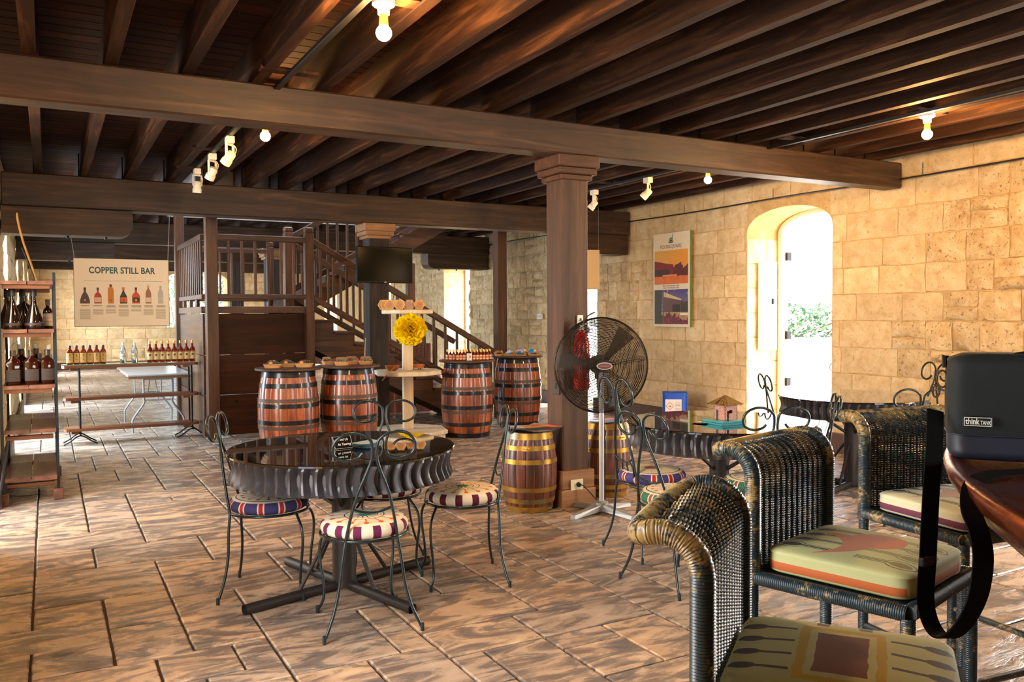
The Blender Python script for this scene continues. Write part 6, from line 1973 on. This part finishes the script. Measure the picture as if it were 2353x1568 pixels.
track(1.27, -0.8, 8.75, 'black lighting track under the ceiling at left, passing over the near beam')
track(5.42, -0.8, 8.6, 'black lighting track under the ceiling at right')
SPOT = Mat('white_spot_case', srgb(224, 214, 190), 0.4).mat
def spot(label, x, y, yaw, pitch, lit):
    t = thing('track_spotlight', label, 'spotlight', (x, y, 2.84), 0, 'white track spotlights')
    b = MB(); b.box(-0.03, -0.045, -0.055, 0.03, 0.045, 0.0, 0.004); b.build('adapter', SPOT, t, smooth=0)
    mt = Matrix.Rotation(yaw, 4, 'Z')
    b = MB()
    for s in (-1, 1):
        b.box(s * 0.040 - 0.004, -0.01, -0.16, s * 0.040 + 0.004, 0.01, -0.065, 0, mt)
    b.box(-0.044, -0.01, -0.068, 0.044, 0.01, -0.058, 0, mt); b.build('yoke', SPOT, t, smooth=0)
    mh_ = Matrix.Translation((0, 0, -0.15)) @ mt @ Matrix.Rotation(pitch, 4, 'X')
    b = MB(); b.lathe([(0.028, 0.035), (0.036, 0.02), (0.036, -0.03), (0.041, -0.032), (0.041, -0.075), (0.036, -0.075), (0.034, -0.05)], 20, cap1=False)
    b.v = [tuple(mh_ @ Vector(v)) for v in b.v]; b.build('head', SPOT, t)
    b = MB(); b.lathe([(0.003, -0.06), (0.033, -0.062)], 20, cap0=False, cap1=False)
    b.v = [tuple(mh_ @ Vector(v)) for v in b.v]; b.build('lens', glow('spot_lens_lit', (255, 220, 150), 14) if lit else FGRAY, t)
    b = MB(); b.tube(smoothpath([(0.02, 0.01, -0.055), (0.05, 0.02, -0.08), (0.045, 0.02, -0.12), (0.015, 0.015, -0.125)], 4), 0.004, 6); b.build('lead', SPOT, t)
    if lit:
        d = (mh_.to_3x3() @ Vector((0, 0, -1)))
        L = light('spot_light', 'SPOT', Vector((x, y, 2.84)) + mh_ @ Vector((0, 0, -0.08)), 40, (1.0, 0.8, 0.5), 0.03, aim=d); L.data.spot_size = R_(50)
spot('white track spotlight nearest of the three at left', 1.27, 6.84, 0.7, 0.75, False)
spot('white track spotlight in the middle of the three at left', 1.27, 7.63, 0.6, 0.6, True)
spot('white track spotlight furthest of the three at left, pointing down', 1.27, 8.47, 0.2, 0.15, False)
spot('lit white track spotlight right of the post capital', 5.42, 6.95, 0.9, 0.8, True)
spot('white track spotlight half behind the post capital', 5.42, 7.92, 0.7, 0.7, False)
cb = thing('wall_cable', 'thin black cable strung along the top of the right stone wall on short chains', 'cable', (XR - 0.07, 0, 0))
b = MB(); b.tube([(0, y, 2.715 + 0.006 * math.sin(y * 2.1) + 0.012 * ((y - 3) / 9)) for y in [2.0 + 0.5 * k for k in range(26)]], 0.008, 6); b.build('cable', BLACKPL, cb)
for y in (3.8, 5.06, 6.9, 8.4, 10.2, 12.2):
    b = MB(); z = 2.715
    for j in range(5):
        b.tube([(0.0 + (0.006 * math.cos(2 * PI * q / 8) if j % 2 else 0), y + (0 if j % 2 else 0.006 * math.cos(2 * PI * q / 8)), z + 0.012 + j * 0.024 + 0.014 * math.sin(2 * PI * q / 8)) for q in range(8)], 0.002, 4, closed=True)
    b.build('chain', IRON, cb)

# ------------------------------------------------------------------ arched doorway: frame, hinges, meter cabinet
FRAMEW = plain('cream_door_frame', (226, 214, 188), 0.5)
for k, (c, h, zs, rise, sill) in enumerate(OPEN_R[1:4]):
    d = tag(bpy.data.objects.new('door_%d' % (k + 1), None), kind='structure'); col.objects.link(d); d.location = (XR + WT - 0.10, c, 0)
    b = MB(); b.box(-0.04, h - 0.075, 0, 0.06, h - 0.02, zs, 0.004); b.build('frame_jamb', FRAMEW, d, smooth=0)
    b = MB(); b.box(-0.04, -h + 0.005, 0, 0.06, -h + 0.06, zs, 0.004); b.build('frame_jamb', FRAMEW, d, smooth=0)
    b = MB()
    arc = lambda f_: [((h - 0.02 - f_) * math.cos(PI * q / 16), zs + (rise - f_ * 0.9) * math.sin(PI * q / 16) ** 0.85) for q in range(17)]
    o_, i_ = arc(0.0), arc(0.055)
    for q in range(16): b.prism([o_[q], o_[q + 1], i_[q + 1], i_[q]], -0.04, 0.06, lambda u, v, w: (w, u, v))
    b.build('frame_arch', FRAMEW, d, smooth=0)
    # leaf folded back against the outside of the wall
    b = MB(); b.box(0.13, h + 0.02, 0.02, 0.175, h + 0.95, zs - 0.05, 0.004); b.build('open_leaf', WHITE, d, smooth=0)
    for z in (0.62, 1.18, 2.12):
        b = MB(); b.box(0.03, h - 0.105, z - 0.05, 0.10, h - 0.072, z + 0.05, 0.003); b.build('hinge', IRON, d, smooth=0)
mc = thing('meter_cabinet', 'white metal cabinet set in the jamb of the arched doorway', 'cabinet', (XR + 0.30, 7.355, 1.0))
b = MB(); b.box(-0.145, -0.03, 0, 0.145, 0.0, 1.05, 0.004); b.build('door_panel', WHITE, mc, smooth=0)
b = MB(); b.box(0.055, -0.045, 0.55, 0.085, -0.03, 0.62, 0.003); b.build('latch', IRON, mc, smooth=0)
b = MB(); b.box(-0.06, -0.034, 0.74, 0.02, -0.0305, 0.86); b.build('plate', plain('cabinet_plate', (214, 212, 206), 0.4), mc, smooth=0)

# ------------------------------------------------------------------ outside the doorways
def foliage(name, label, loc, size, n, seed, flower=None):
    t = thing(name, label, 'shrub', loc)
    rr = random.Random(seed); b = MB()
    for k in range(n):
        x, y = rr.uniform(-1, 1) * size[0], rr.uniform(-1, 1) * size[1]
        z = size[2] * rr.random() ** 0.6
        s = rr.uniform(0.04, 0.09); a, e = rr.uniform(0, 6.3), rr.uniform(-0.6, 1.2)
        d = Vector((math.cos(a) * math.cos(e), math.sin(a) * math.cos(e), math.sin(e))); w = d.orthogonal().normalized() * s * 0.5
        p = Vector((x, y, z)); b.mi = 1 if (flower and rr.random() < 0.16) else 0
        if rr.random() < 0.3: b.mi = 2
        b.add([p, p + d * s + w, p + d * 2 * s, p + d * s - w], [(0, 1, 2, 3)])
    mats = [plain(name + '_leaf', (44, 84, 34), 0.6), plain(name + '_flower', flower or (200, 120, 160), 0.6), plain(name + '_pale_leaf', (84, 120, 64), 0.6)]
    tag(b.build('leaves', mats, t, smooth=0), kind='stuff')
    b = MB()
    for k in range(10): b.tube([(rr.uniform(-1, 1) * size[0] * 0.8, rr.uniform(-1, 1) * size[1] * 0.8, 0), (rr.uniform(-1, 1) * size[0] * 0.8, rr.uniform(-1, 1) * size[1] * 0.8, size[2] * 0.8)], 0.015, 5)
    b.build('stems', plain(name + '_stem', (90, 70, 50), 0.7), t)
    return t
t = thing('garden_wall', 'low white garden wall outside the arched doorway, under the flowering hedge', 'wall', (15.2, 13.2, -0.14), R_(-38))
b = MB(); b.box(-4, -0.1, 0, 4, 0.35, 0.98, 0.01); b.build('rendered_wall', plain('white_render', (236, 232, 224), 0.8), t, smooth=0)
b = MB(); b.box(-4.02, -0.13, 0.98, 4.02, 0.38, 1.02, 0.005); b.build('coping', plain('white_coping', (240, 236, 230), 0.8), t, smooth=0)
hd = foliage('flowering_hedge', 'green hedge with pink and white flowers seen through the arched doorway', (15.85, 14.25, -0.14), (3.5, 0.6, 1.75), 5200, 2, (226, 190, 210)); hd.rotation_euler.z = R_(-38)
for k, (x, y, hgt, sd) in enumerate(((5.2, 34, 3.2, 5), (2.2, 36, 4.2, 6))):
    foliage('garden_tree', ('bushy green tree outside the far window, right' if k == 0 else 'bushy green tree outside the far window, left'), (x, y, -0.14), (1.7, 0.8, hgt + 0.7), 2600, sd)
oc = iron_chair('iron garden chair standing outside beyond the arched doorway', (9.3, 7.85), (0.5, 0.86), CUSH_E)
oc.location.z = -0.14 + 0.0
